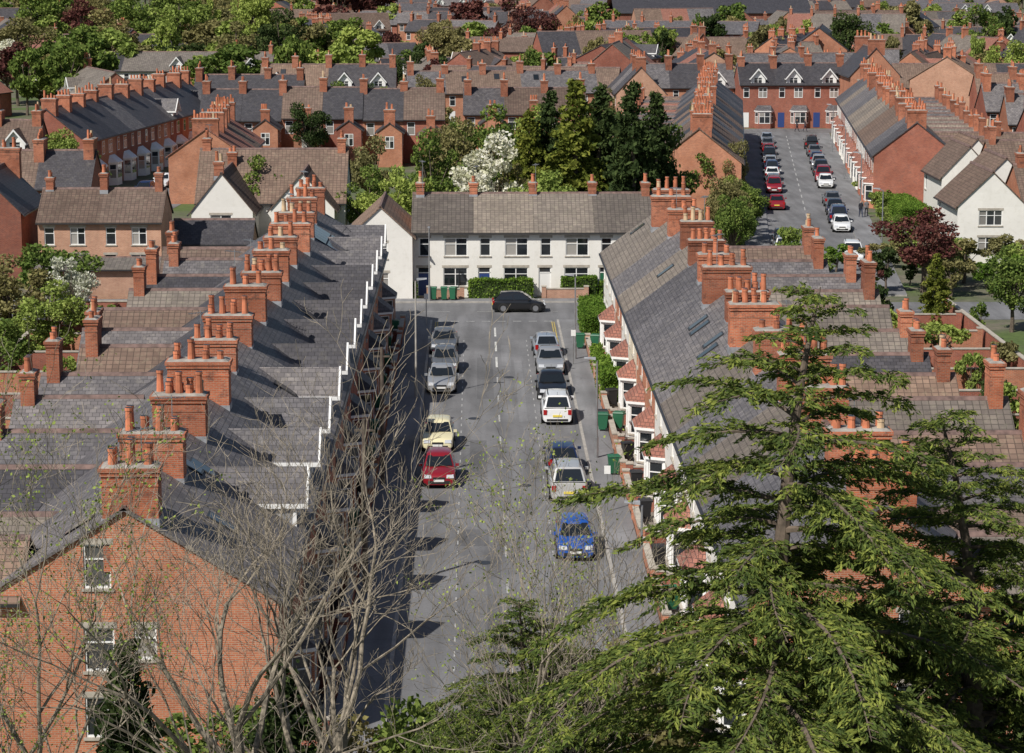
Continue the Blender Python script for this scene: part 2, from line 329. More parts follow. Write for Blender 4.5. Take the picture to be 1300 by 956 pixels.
def house(P,w,D,ze,zr,o):
    W,RF,WI,CH=P['walls'],P['roof'],P['windows'],P['chimney']
    lod=o.get('lod',0); bm=o.get('brick',BR_OR); fm=o.get('front',bm); rm=o.get('roofm',SL_G); rear=o.get('rear',bm)
    k=(zr-ze)/(D/2)
    front=((0,0),(1,0),(0,-1)); back=((w,D),(-1,0),(0,1)); lg=((0,D),(0,-1),(-1,0)); rg=((w,0),(0,1),(1,0))
    fo=[]
    uz0,uz1=ze-2.0,ze-.5
    dx=.35
    if not o.get('nofront'):
        fo.append((dx,dx+.95,.15,2.3,'d'))
        if o.get('bay'): bay(W,WI,front,w-3.0,w-.35,.85,2.6,fm if o.get('baybrick',1) else WHITE,o.get('bayroof',rm),lod)
        else: fo.append((w*.5,w*.5+o.get('fw',1.5),.85,2.3))
        fo.append((w*.5+.1,w*.5+o.get('fw',1.3),uz0+.1,uz1))
        if w>4.4: fo.append((.5,1.3,uz0+.1,uz1))
    wall(W,WI,front,0,w,0,ze,fo,fm,lod)
    bo=[(.5,1.4,uz0,uz1)]
    ww=w*.6; ws=o.get('wingside',0)
    wall(W,WI,back,0,w,0,ze,bo if not ws else [(w-1.5,w-.6,uz0,uz1)],rear,lod)
    cl=(lambda p:ze+k*p[0]-p[1]+.02, lambda p:ze+k*(D-p[0])-p[1]+.02)
    if o.get('gl'): wall(W,WI,lg,0,D,0,zr,o.get('glo',[]),o.get('gm',bm),lod,cl)
    if o.get('gr'): wall(W,WI,rg,0,D,0,zr,o.get('gro',[]),o.get('gm',bm),lod,cl)
    groof(RF,0,w,0,D,ze,zr,.28,.12 if o.get('gl') else 0,.12 if o.get('gr') else 0,rm,fascia=WHITE if o.get('barge') else None)
    for s in range(o.get('sky',0)):
        x=R.uniform(1,w-2); y=R.uniform(1.6,D/2-1.4)
        side=R.random()<.6
        if side: slopebox(RF,x,x+.8,y,y+1.0,ze,k,.12,.05,GUT); slopebox(RF,x+.07,x+.73,y+.07,y+.93,ze,k,.172,.006,GLASS)
        else: 
            f=lambda yy:ze+k*(D-yy)
            y0=D-y-1.0;y1=D-y
            for a,b_,l,m in ((0,0,.17,GUT),(.07,.07,.18,GLASS)):
                RF.face([(x+a,y0+b_,f(y0+b_)+l),(x+.8-a,y0+b_,f(y0+b_)+l),(x+.8-a,y1-b_,f(y1-b_)+l),(x+a,y1-b_,f(y1-b_)+l)],m)
    if o.get('solar'):
        for i in range(5):
            for j in range(2):
                slopebox(RF,.5+i*1.05,.5+i*1.05+1.0,1.7+j*1.5,1.7+j*1.5+1.4,ze,k,.15,.04,SOLAR)
    if o.get('dormer'):
        if o['dormer']==2:
            dormer(W,WI,RF,w*.5+R.uniform(-.3,.3),1.0,ze,k,1.15,1.0,WHITE,rm,.42,.16,.35,LEAD)
        else: dormer(W,WI,RF,w*.5+o.get('ddx',0),1.05,ze,k,.95,1.25,o.get('dface',WHITE),o.get('droof',rm))
    wl=o.get('wing',0)
    if wl:
        x0,x1=(0,ww) if not ws else (w-ww,w)
        zwe=o.get('wze',ze-1.0); zwr=zwe+ww/2*.72; wm=rear; wr=o.get('wroof',rm)
        l=((x0,D+wl),(0,-1),(-1,0)); r=((x1,D),(0,1),(1,0)); e=((x1,D+wl),(-1,0),(0,1))
        wall(W,WI,l,0,wl,0,zwe,o.get('wlo',[(1.2,2.1,zwe-1.9,zwe-.5),(wl-2.0,wl-1.2,zwe-1.8,zwe-.6),(1.2,2.0,.9,2.1)]),wm,lod)
        wall(W,WI,r,0,wl,0,zwe,o.get('wro',[(1.2,2.1,zwe-1.9,zwe-.5),(wl-2.0,wl-1.2,zwe-1.8,zwe-.6),(1.2,2.0,.9,2.1)]),wm,lod)
        kw=(zwr-zwe)/(ww/2)
        wall(W,WI,e,0,ww,0,zwr,[(ww/2-.5,ww/2+.5,zwe-1.9,zwe-.5)] ,wm,lod,(lambda p:zwe+kw*p[0]-p[1]+.02,lambda p:zwe+kw*(ww-p[0])-p[1]+.02))
        groof(RF,D-1.5,D+wl,x0,x1,zwe,zwr,.22,0,.12,wr,axis='y')
        if o.get('wstack',1):
            stack(CH,(x0+x1)/2,D+wl-.55,zwe-.3,zwr,R.uniform(1.1,1.9),R.uniform(.9,1.5),.62,R.choice([2,2,3,4]),lod)
        if not lod and R.random()<.6:
            W.box(x0+.1,x1-.6,D+wl,D+wl+2.6,0,2.3,wm); 
            RF.face([(x0,D+wl,3.1),(x1-.5,D+wl,3.1),(x1-.5,D+wl+2.8,2.3),(x0,D+wl+2.8,2.3)],wr)
    st=o.get('stack',1)
    if st:
        hh=o.get('sh',R.uniform(.95,1.5)); ly=o.get('sly',R.uniform(1.8,2.7)); lx=o.get('slx',.92)
        pots=o.get('pots',R.choice([6,8,8,10]))
        sy=D/2+R.uniform(-.3,.3)
        cx=0 if not o.get('gl') else .5
        stack(CH,cx,sy,ze+1,zr,hh,lx,ly,pots,lod)
        if not lod:
            CH.box(cx-lx/2-.03,cx+lx/2+.03,sy-ly/2-.03,sy+ly/2+.03,zr-k*ly/2-.1,zr-k*ly/2+.28,LEAD)
            if R.random()<.55: aerial(CH,cx+.2,sy+R.uniform(-.8,.8),zr+hh)
        if o.get('gr'): stack(CH,w-.5,D/2,ze+1,zr,hh,lx,ly,pots,lod)
def terrace(name,x,y,rot,n,w,D,ze,zr,opt,per=False,var=None):
    par=None; c,s=math.cos(rad(rot)),math.sin(rad(rot))
    P=None
    for i in range(n):
        o=dict(opt)
        if callable(var): o.update(var(i) or {})
        if i==0: o['gl']=1
        if i==n-1: o['gr']=1
        if per or P is None:
            P={q:MB() for q in ('walls','roof','windows','chimney')}
            par=empty(name,(x+c*w*i*per,y+s*w*i*per,0),rot)
        for q in P.values(): q.ox=0 if per else i*w
        house(P,w,D,ze+o.get('dz',0),zr+o.get('dz',0),o)
        if per or i==n-1:
            for q in P:
                if P[q].f: P[q].build(q,par)
    return par
def pick(*a): return R.choice(a)

# ------------------------------------------------------------------ main street rows
HW=6.93; LY0=75.7
def varL(i):
    d=dict(brick=BR_OR if i<2 else pick(BR_OR,BR_RED,BR_PALE),roofm=pick(SL_G,SL_D,SL_D,SL_G) ,wroof=pick(TI_G,TI_B,SL_G,TI_G,SL_D),dormer=2 if i>0 else 0,
           dface=WHITE,wing=R.uniform(3.4,4.8),sky=pick(0,1,1,2),bay=1,wstack=R.random()<.85,wze=R.uniform(4.7,5.1))
    if i==11: d['solar']=1
    if i==0:
        d.update(glo=[(3.6,4.5,5.95,7.45),(3.55,4.55,3.1,4.6),(5.2,5.95,3.5,4.6),(3.5,4.5,.8,2.2)],wze=5.6,wing=7.2,wroof=TI_B,roofm=SL_G,
            wlo=[(1.3,2.3,3.5,4.9),(4.4,5.4,3.5,4.9),(1.3,2.3,1.2,2.6),(4.4,5.6,1.0,2.4)],barge=0)
    return d
terrace('terraced_brick_house',-6.6,LY0,90,13,HW,10,5.5,8.6,dict(),True,varL)
def varR(i):
    hed=i in (0,)
    d=dict(brick=pick(BR_OR,BR_RED,BR_OR),front=pick(RENDER,RENDER,BR_OR,CREAM,RENDER),rear=pick(BR_OR,BR_RED),roofm=pick(SL_G,SL_G,TI_G,SL_G),wroof=pick(SL_G,TI_B,SL_D,TI_G),
        wing=R.uniform(4.8,6.4),wingside=1,sky=pick(0,0,1,2),bay=0 if hed else 1,bayroof=TI_R,baybrick=0,wze=R.uniform(4.5,4.9),wstack=R.random()<.85)
    if i==12: d.update(gm=BR_OR,gro=[(2,2.9,3.4,5.0),(5,6,3.4,5.0),(2,3,1,2.5),(5,6,1,2.5)],wing=9,wze=5.6,
        wro=[(1.3,2.3,3.7,5.1),(4.4,5.4,3.7,5.1),(1.3,2.3,1.2,2.6),(4.4,5.6,1.0,2.4)],barge=0)
    return d
terrace('terraced_brick_house',9.0,LY0+13*HW,-90,13,HW,8.8,5.4,8.7,dict(),True,varR)

# ------------------------------------------------------------------ end row (white)
terrace('white_rendered_house',-4.9,180,0,4,4.65,9,5.1,7.5,dict(front=RENDER,brick=BR_OR,roofm=TI_G,slx=.6,sly=1.0,pots=2,sh=.9,fw=1.85),True)
terrace('white_rendered_house',-4.9,178.6,90,1,10,4.8,4.9,7.1,dict(front=BR_PALE,brick=RENDER,gm=RENDER,roofm=TI_B,glo=[(1.4,2.9,3.2,4.4),(1.4,3.0,.8,2.1)],stack=0,nofront=1),True)
terrace('white_rendered_house',-24.5,206,0,1,13,10,4.6,8.7,dict(front=RENDER,brick=RENDER,roofm=TI_B,slx=.7,sly=1.0,pots=2),True)
terrace('white_rendered_house',-19.0,200,90,1,10,5.2,4.4,7.6,dict(front=RENDER,brick=RENDER,gm=RENDER,roofm=TI_B,glo=[(1.6,3.4,2.8,4.1),(1.4,3.6,.6,1.9)],stack=1,slx=.6,sly=.8,pots=2,nofront=1),True)
terrace('white_rendered_house',-12.2,202,90,1,10,5.4,4.4,7.4,dict(front=RENDER,brick=RENDER,gm=RENDER,roofm=TI_B,glo=[(1.6,3.4,2.8,4.1)],stack=0,nofront=1),True)
terrace('brick_house',-35,188,0,2,4.9,7,5.0,7.2,dict(front=BR_PALE,brick=BR_PALE,roofm=TI_B,slx=.6,sly=.9,pots=2),True)
terrace('brick_house',-36.5,189,90,1,10,6,5.6,8.6,dict(front=BR_RED,brick=BR_RED,roofm=SL_D,nofront=1,glo=[(2,3,3.4,4.8)]),True)
terrace('slate_roofed_outbuilding',-25,193,0,1,6.5,5,2.6,4.2,dict(front=BR_PALE,brick=BR_PALE,roofm=SL_D,nofront=1,stack=0),True)
terrace('slate_roofed_outbuilding',-34,179.5,0,1,11,5,2.3,2.8,dict(front=BR_PALE,brick=BR_PALE,roofm=TI_G,nofront=1,stack=0,lod=1),True)
terrace('terraced_brick_house',-42.4,257,81.5,10,5.6,8.5,5.6,9.0,dict(bay=1,bayroof=WHITE,baybrick=0,lod=1,dormer=0),True,
    lambda i:dict(brick=pick(BR_OR,BR_RED),roofm=pick(SL_D,SL_D,SL_G),dormer=pick(0,0,1),dface=WHITE,sly=1.6,pots=4))
terrace('terraced_brick_house',-64,246,0,4,4.6,8,5.5,8.4,dict(bay=1,bayroof=WHITE,lod=1,dormer=1),True,lambda i:dict(brick=pick(BR_OR,BR_RED),roofm=pick(SL_D,TI_B)))
terrace('terraced_brick_house',-50,214,0,3,5,8,5,8,dict(lod=1),True,lambda i:dict(brick=pick(BR_OR,BR_RED),roofm=pick(SL_D,TI_B)))
terrace('terraced_brick_house',-4,300,180,6,5,8,5.4,8.8,dict(lod=1,wing=6.5,sly=1.5,pots=4),True,lambda i:dict(brick=pick(BR_OR,BR_RED,BR_OR),roofm=pick(SL_D,SL_G,TI_B),dz=R.uniform(-.3,.3),wing=R.uniform(3,8),wze=R.uniform(3.8,4.8)))
terrace('terraced_brick_house',-24,246,90,4,5,8,5,7.8,dict(lod=1),False,lambda i:dict(brick=pick(BR_OR,BR_RED),roofm=pick(TI_R,TI_B)))
terrace('terraced_brick_house',-32,352,0,4,5,8,5.6,8.8,dict(lod=1,sly=1.4,pots=4),False,lambda i:dict(brick=pick(BR_OR,BR_RED,BR_PALE),roofm=pick(SL_D,SL_G,TI_B),dormer=pick(0,1,0),sky=pick(0,1)))
terrace('terraced_brick_house',-10,349,4,5,5.6,8,5.0,7.9,dict(lod=1,sly=1.4,pots=4),False,lambda i:dict(brick=pick(BR_OR,BR_RED),roofm=pick(SL_G,TI_B),sky=pick(0,1,2)))
terrace('terraced_brick_house',20,357,-90,3,6,7,5.6,9.2,dict(lod=1,sly=1.4,pots=4),False,lambda i:dict(brick=pick(BR_OR,BR_PALE),roofm=pick(SL_D,SL_G)))
terrace('terraced_brick_house',-39,328,0,3,5,8,5.4,8.6,dict(lod=1),False,lambda i:dict(roofm=pick(SL_D,SL_G)))
terrace('terraced_brick_house',14,312,180,3,5.2,8,5.2,8.2,dict(lod=1,wing=5),False,lambda i:dict(roofm=pick(SL_G,TI_B)))
def s2(Y,off): return (35.8+(Y-261)*.1086+off, Y)
p=s2(232,-6.6)
terrace('terraced_brick_house',p[0],p[1],83.8,16,6,8.4,5.5,8.8,dict(lod=1,wing=5.5,sly=1.9,pots=6,slx=.9),True,lambda i:dict(brick=pick(BR_OR,BR_RED,BR_OR),roofm=pick(SL_G,SL_D,TI_B),wroof=pick(SL_G,TI_B,TI_R),wze=4.6))
p=s2(330,7.0)
terrace('terraced_brick_house',p[0],p[1],-96.2,15,6,8.4,5.5,8.8,dict(lod=1,wing=5.5,wingside=1,bay=1,bayroof=TI_R,sly=1.9,pots=6,slx=.9),True,lambda i:dict(brick=pick(BR_OR,BR_RED,BR_OR),front=pick(BR_OR,RENDER,BR_RED,RENDER),roofm=pick(SL_G,TI_B,TI_G)))
for (gx,gy,d) in ((46.6,199,5.8),(50.5,212,5.6),(49.5,224,5.2),(52,233,5)):
    terrace('white_rendered_house',gx,gy,90,1,9,d,4.9,7.7,dict(front=RENDER,brick=RENDER,gm=RENDER,roofm=TI_B,glo=[(d/2-1.1,d/2+.9,3.2,4.5),(d/2-1.1,d/2+.9,.9,2.2)],stack=0,nofront=1),True)
    terrace('brick_house',gx+.2,gy+2,0,1,9,8,4.9,7.8,dict(front=BR_PALE,brick=BR_OR,roofm=TI_B,slx=.6,sly=1,pots=3,lod=1),True)
terrace('brick_villa',38.5,346,0,3,5.2,9,6.4,9.2,dict(front=BR_RED,brick=BR_RED,roofm=SL_D,dormer=1,bay=1,bayroof=SL_G,lod=1,barge=1),True)
terrace('brick_villa',60,336,90,1,12,7,8.2,12,dict(front=BR_OR,brick=BR_OR,gm=BR_OR,roofm=SL_D,nofront=1,glo=[(1,2,6,7.5),(4.5,5.5,6,7.5),(1,2,3,4.6),(4.5,5.5,3,4.6),(1,2.2,.8,2.2),(4.5,5.5,.8,2.2)]),True)
terrace('terraced_brick_house',24,353,0,3,4.8,8,5.6,8.8,dict(lod=1),False,lambda i:dict(roofm=pick(SL_D,SL_G),dormer=pick(0,1)))
for (x,y,n) in ((62,262,5),(64,284,6),(66,306,6),(62,244,4),(70,330,6),(63,356,8)):
    terrace('terraced_brick_house',x,y,R.uniform(-5,5),n,5.2,8,5.4,8.6,dict(lod=1),False,lambda i:dict(brick=pick(BR_OR,BR_RED),roofm=pick(SL_D,SL_G,TI_B,TI_B),stack=pick(0,1)))

# far rows
fy=374
while fy<980:
    xl=-.235*fy; xr=.245*fy
    x=xl+R.uniform(0,10)
    while x<xr:
        n=R.randint(1,6); w=R.uniform(4.6,7.5); along=R.random()<.5
        inpx=605+x*3000/fy
        dens=.88 if inpx>400 else (.3 if fy>400 else .5)
        if 34<x<98 and 630<fy<720: dens=0
        if fy>620: dens*=.65
        if R.random()<dens:
            rr=R.choice([0,180])+R.uniform(-22,22) if along else R.choice([90,-90])+R.uniform(-25,25)
            nn=n if along else min(n,4)
            main=pick(SL_D,SL_G,TI_B,TI_G); dz=R.uniform(-1.8,2.2); fr_=pick(BR_OR,BR_RED,BR_PALE,RENDER,BR_RED); sp=R.uniform(.2,.8)
            vf=lambda i:dict(brick=pick(BR_OR,BR_RED,BR_RED,BR_PALE),front=fr_ if R.random()<.7 else pick(BR_RED,RENDER),roofm=main if R.random()<.7 else pick(SL_D,SL_G,TI_B,TI_R),dormer=pick(0,0,0,0,0,1),stack=1 if R.random()<sp else 0,wing=pick(0,4),dz=dz,slx=.6)
            ox=x+(n*w if abs(rr)>120 else 0)
            terrace('distant_brick_terrace',ox,fy+R.uniform(-6,6),rr,nn,w,R.uniform(6.5,11),5.3,R.uniform(7.6,9.4),dict(lod=1,sly=1.2,pots=3),False,vf)
        x+=(n*w if along else 12)+R.uniform(2,11)
    fy+=R.uniform(17,24)*(fy/400)
e=empty('warehouse',(38,655,0)); mb=MB(); mb.box(0,54,0,40,0,7.5,BR_RED); mb.build('walls',e)
mb=MB(); groof(mb,0,54,0,40,7.5,14.5,.4,.3,.3,SL_D); mb.build('roof',e)

# ------------------------------------------------------------------ ground, roads
m,nt,b=newmat('ground_gardens'); g=nt.nodes.new('ShaderNodeNewGeometry')
n1=N(nt,'ShaderNodeTexNoise',Scale=.12,Detail=6.0); n2=N(nt,'ShaderNodeTexNoise',Scale=1.5,Detail=8.0,Roughness=.7)
for n in (n1,n2): nt.links.new(g.outputs['Position'],n.inputs['Vector'])
a=ramp(nt,n1.outputs[0],[(.4,(.08,.12,.03)),(.5,(.10,.11,.06)),(.58,(.15,.13,.10)),(.66,(.08,.13,.03))])
a=mixc(nt,.6,a,ramp(nt,n2.outputs[0],[(.3,(.2,.2,.2)),(.7,(.75,.75,.7))]),'OVERLAY')
nt.links.new(a,b.inputs['Base Color']); b.inputs['Roughness'].default_value=.95
GROUND=m
def asphalt(name,base):
    m,nt,b=newmat(name); g=nt.nodes.new('ShaderNodeNewGeometry')
    mp=nt.nodes.new('ShaderNodeMapping'); mp.inputs['Scale'].default_value=(1.2,.12,1); nt.links.new(g.outputs['Position'],mp.inputs[0])
    n1=N(nt,'ShaderNodeTexNoise',Scale=1.0,Detail=5.0); nt.links.new(mp.outputs[0],n1.inputs['Vector'])
    n2=N(nt,'ShaderNodeTexNoise',Scale=14.0,Detail=6.0,Roughness=.8); nt.links.new(g.outputs['Position'],n2.inputs['Vector'])
    v=N(nt,'ShaderNodeTexNoise',Scale=.16,Detail=4.0); nt.links.new(g.outputs['Position'],v.inputs['Vector'])
    cr=N(nt,'ShaderNodeTexVoronoi',Scale=.4); cr.feature='DISTANCE_TO_EDGE'; nt.links.new(g.outputs['Position'],cr.inputs['Vector'])
    lo=tuple(base*.78*x for x in (1,1,1.03)); hi=tuple(base*1.22*x for x in (1,1,1.03))
    c=ramp(nt,n1.outputs[0],[(.3,lo),(.7,hi)])
    c=mixc(nt,.6,c,ramp(nt,v.outputs[0],[(.35,(.36,.36,.36)),(.65,(.62,.62,.62))]),'OVERLAY')
    c=mixc(nt,.35,c,ramp(nt,n2.outputs[0],[(.3,(.2,.2,.2)),(.7,(.8,.8,.8))]),'OVERLAY')
    c=mixc(nt,ramp(nt,cr.outputs[0],[(0,(.45,.45,.45)),(.010,(0,0,0))]),c,(base*.4,)*3)
    nt.links.new(c,b.inputs['Base Color']); b.inputs['Roughness'].default_value=.85; b.inputs['Specular IOR Level'].default_value=.3
    return m
ASPH=asphalt('asphalt',.16); ASPH2=asphalt('asphalt_footway',.19)
KERB=simple('kerb_stone',(.36,.34,.31),.85,noise=.25)
MARK=simple('road_paint_white',(.58,.58,.55),.7,noise=.45,nscale=5); MARKF=simple('road_paint_worn',(.40,.40,.39),.8,noise=.4,nscale=4); YEL=simple('road_paint_yellow',(.5,.38,.10),.7,noise=.4,nscale=5)
mb=MB(); mb.face([(-4000,-500,0),(4000,-500,0),(4000,6000,0),(-4000,6000,0)],GROUND); mb.build('ground')
def sheet(name,pts,z,mat):
    mb=MB(); mb.face([(x,y,z) for x,y in pts],mat); return mb.build(name)
sheet('road',[(-3.2,40),(5.75,40),(5.75,168.5),(-3.2,168.5)],.016,ASPH)
sheet('road',[(-90,168.5),(90,168.5),(90,177),(-90,177)],.016,ASPH)
a=s2(177,-4);b_=s2(177,4);c=s2(341,4);d=s2(341,-4)
sheet('road',[a,b_,c,d],.020,ASPH)
sheet('road',[(-60,337.5),(110,337.5),(110,345),(-60,345)],.024,ASPH)
sheet('road',[(-38.5,230),(-32,230),(-25,320),(-31,320)],.020,ASPH)
def slab(name,pts,mat,z1=.13):
    mb=MB(); n=len(pts)
    mb.face([(x,y,z1) for x,y in pts],mat)
    for i in range(n):
        p=pts[i];q=pts[(i+1)%n]; mb.face([(p[0],p[1],0),(q[0],q[1],0),(q[0],q[1],z1),(p[0],p[1],z1)],KERB)
    return mb.build(name)
slab('pavement',[(-5.1,40),(-3.35,40),(-3.35,168.3),(-5.1,168.3)],ASPH2)
slab('kerb',[(-3.35,40),(-3.2,40),(-3.2,168.3),(-3.35,168.3)],KERB,.135)
slab('pavement',[(5.9,40),(7.3,40),(7.3,168.3),(5.9,168.3)],ASPH2)
slab('kerb',[(5.75,40),(5.9,40),(5.9,168.3),(5.75,168.3)],KERB,.135)
slab('pavement',[(-60,177.15),(22,177.15),(22,178.6),(-60,178.6)],ASPH2)
slab('kerb',[(-60,177),(22,177),(22,177.15),(-60,177.15)],KERB,.135)
for o0,o1 in ((-6.2,-4),(4,6.2)):
    A,B,C,D_=s2(180,o0),s2(180,o1),s2(336,o1),s2(336,o0); slab('pavement',[A,B,C,D_],ASPH2)
slab('pavement',[(-8.3,40),(-5.25,40),(-5.25,168.3),(-8.3,168.3)],simple('front_yard_paving',(.16,.14,.12),.9,noise=.4,nscale=1.5),.06)
slab('pavement',[(7.45,40),(9,40),(9,168.3),(7.45,168.3)],simple('front_yard_paving_light',(.22,.19,.16),.9,noise=.4,nscale=1.5),.06)
mb=MB()
def quad(x0,x1,y0,y1,mat,z=.028): mb.face([(x0,y0,z),(x1,y0,z),(x1,y1,z),(x0,y1,z)],mat)
y=60
while y<166: quad(1.22,1.32,y,y+2.0,MARKF); y+=6
for yy in (161.5,155.5,149.5): quad(1.2,1.34,yy,yy+3.8,MARK,.032)
y=70
while y<160:
    quad(-.93,-.87,y,y+.7,MARKF); quad(3.35,3.41,y,y+.7,MARKF); y+=1.9
for x0 in (-3.0,-2.85,5.35,5.5): quad(x0,x0+.07,158.5,168.0,YEL)
for x0 in range(0,8): quad(-3.0+x0*1.12,-2.4+x0*1.12,168.1,168.3,MARKF)
for x0 in range(-20,20): quad(x0*4,x0*4+2,172.7,172.8,MARKF)
mb.build('road_markings')
mb=MB(); y=185
while y<332:
    a=s2(y,-.06);b_=s2(y,.06);c=s2(y+3,.06);d=s2(y+3,-.06); mb.face([(*a,.03),(*b_,.03),(*c,.03),(*d,.03)],MARKF); y+=6
mb.build('road_markings')
PATCH=asphalt('asphalt_patch',.125); PATCH2=asphalt('asphalt_patch_pale',.185)
for i,(x,y,w,l) in enumerate(((2.2,97,1.1,6),(-.4,118,.9,9),(2.6,127,1.0,3.5),(0,139,1.0,14),(3.4,108,.7,5),(-1,104,1.5,3),(1.6,150,.6,8),(.4,80,.6,22),(2.4,132,.5,20))):
    sheet('road_patch',[(x,y),(x+w,y),(x+w,y+l),(x,y+l)],.022,PATCH if i%2 else PATCH2)
for (x,y) in ((.3,101),(2.4,116),(-.2,133),(2.0,146),(3.0,92)):
    q=MB(); q.cyl(x,y,.005,.034,.32,.32,14,GUT); q.build('manhole_cover')
def gwall(x0,y0,x1,y1,h=.8,mat=BR_OR,name='brick_garden_wall'):
    L=math.hypot(x1-x0,y1-y0); e=MB(); e.box(0,L,-.11,.11,0,h,mat); e.box(-.02,L+.02,-.15,.15,h,h+.07,STONE)
    for t in (0.13,L-.13): e.box(t-.17,t+.17,-.17,.17,0,h+.18,mat); e.box(t-.2,t+.2,-.2,.2,h+.18,h+.26,STONE)
    o=e.build(name); o.location=(x0,y0,0); o.rotation_euler=(0,0,math.atan2(y1-y0,x1-x0))
for i in range(13):
    yb=LY0+HW*i
    gwall(-5.25,yb+1.5,-5.25,yb+6.6,.7,pick(BR_OR,BR_RED)); 
    gwall(-6.6,yb+.1,-5.4,yb+.1,.7,BR_RED)
    gwall(7.45,yb+.2,7.45,yb+5.3,.7,pick(BR_OR,BR_PALE)); gwall(7.6,yb+6.8,8.95,yb+6.8,.7,BR_RED)
    gwall(-16.8,yb+6.8,-29,yb+6.8,1.9,pick(BR_OR,BR_RED)); gwall(18,yb+.1,33,yb+.1,1.9,pick(BR_OR,BR_RED))
gwall(-29.2,80,-29.2,166,1.9,BR_RED); gwall(33.4,82,33.4,166,1.9,BR_RED)
gwall(-13,179,-6,179,1.3,BR_OR); gwall(-60,179.2,-37,179.2,1.3); gwall(10,179,22,179,1.0)
gwall(5,178.9,8.5,178.9,.8,BR_PALE); gwall(-3.8,178.9,-1,178.9,.8,BR_PALE)

# ------------------------------------------------------------------ vegetation
def tube(V,F,pts,rs,n=5):
    base=len(V)
    for i,p in enumerate(pts):
        p=Vector(p); d=(Vector(pts[min(i+1,len(pts)-1)])-Vector(pts[max(i-1,0)])).normalized()
        u=d.orthogonal().normalized(); w=d.cross(u)
        for j in range(n):
            a=2*math.pi*j/n; q=p+(u*math.cos(a)+w*math.sin(a))*rs[i]; V.append((q.x,q.y,q.z))
    for i in range(len(pts)-1):
        for j in range(n):
            F.append((base+i*n+j,base+i*n+(j+1)%n,base+(i+1)*n+(j+1)%n,base+(i+1)*n+j))
def leaves(C,size,asp=.7,dirs=None,rs=None):
    n=len(C); rs=rs or NP
    a=rs.normal(size=(n,3)) if dirs is None else dirs+rs.normal(size=(n,3))*.35
    a/=np.linalg.norm(a,axis=1,keepdims=True)
    b=np.cross(a,rs.normal(size=(n,3))); b/=np.linalg.norm(b,axis=1,keepdims=True)
    s=size*rs.uniform(.6,1.3,size=(n,1))
    return np.stack([C-a*s,C+b*s*asp,C+a*s,C-b*s*asp],1).reshape(-1,3)
def treemesh(name,V,F,lv,bark,leaf):
    nb=len(V); nf=len(F)
    V=V+lv.tolist(); k=len(lv)//4
    F=F+[(nb+4*i,nb+4*i+1,nb+4*i+2,nb+4*i+3) for i in range(k)]
    me=bpy.data.meshes.new(name); me.from_pydata(V,[],F); me.materials.append(bark); me.materials.append(leaf)
    mi=np.zeros(len(F),dtype=np.int32); mi[nf:]=1; me.polygons.foreach_set('material_index',mi)
    return me
def broadleaf(seed,H=10,Rr=4,N_=6500,ls=.17,K=26):
    r=random.Random(seed); rs=np.random.RandomState(seed)
    V=[];F=[]; th=H*.3
    tube(V,F,[(0,0,0),(.05,.05,th*.5),(0.1,0,th)],[Rr*.07,Rr*.055,Rr*.045],7)
    C=[]
    for i in range(K):
        while True:
            p=np.array([r.uniform(-1,1),r.uniform(-1,1),r.uniform(-1,1)]); l=np.linalg.norm(p)
            if .35<l<1: break
        l2=r.uniform(.5,1.0)*(1.15 if r.random()<.25 else 1); p=p/l*l2
        c=np.array([p[0]*Rr*.78,p[1]*Rr*.78,H*.62+p[2]*H*.32])
        cr=Rr*r.uniform(.16,.34)
        m1=(c[0]*.4,c[1]*.4,th+(c[2]-th)*.45); tube(V,F,[(0.1,0,th*.9),m1,tuple(c)],[Rr*.03,Rr*.018,Rr*.006],4)
        n=int(N_/K*(cr/(Rr*.28))**2)
        d=rs.normal(size=(n,3)); d/=np.linalg.norm(d,axis=1,keepdims=True)
        rr=rs.uniform(.3,1.15,size=(n,1))**.6*cr
        C.append(c+d*rr*np.array([1,1,.75]))
    C=np.concatenate(C)
    return V,F,leaves(C,ls,rs=rs)
def conifer(seed,H=12,Rr=3,ls=.2):
    r=random.Random(seed); rs=np.random.RandomState(seed); V=[];F=[]
    tube(V,F,[(0,0,0),(0,0,H*.5),(0,0,H*.97)],[.28,.18,.03],7)
    C=[];z=.8;
    while z<H*.99:
        t=z/H; Lr=Rr*(1-t)**.6*min(1,.55+t*3)
        for j in range(max(4,int(11*(1-t)+3))):
            a=r.uniform(0,6.28); L=Lr*r.uniform(.6,1.15); n=int(16+L*26)
            s=rs.uniform(.25,1,size=n)
            w=rs.normal(size=(n,3))*np.array([.2,.2,.16])*(1.25-s[:,None]*.7)
            C.append(np.stack([math.cos(a)*s*L,math.sin(a)*s*L,z+s*L*.12-s*s*L*.2],1)+w)
        z+=.42
    C=np.concatenate(C); 
    return V,F,leaves(C,ls,.5,rs=rs)
BL=[broadleaf(i) for i in range(5)]
BLF=[broadleaf(20+i,N_=3200,ls=.30,K=24) for i in range(4)]
CN=[conifer(50),conifer(51)]
SHR=[broadleaf(70+i,H=3,Rr=1.6,N_=2200,ls=.11,K=14) for i in range(3)]
KS={'b':BL,'f':BLF,'c':CN,'s':SHR}
cache={}
def tm(kind,idx,leaf):
    key=(kind,idx,leaf.name)
    if key not in cache:
        V,F,lv=KS[kind][idx]; cache[key]=treemesh('tree_'+kind,list(V),list(F),lv,BARK,leaf)
    return cache[key]
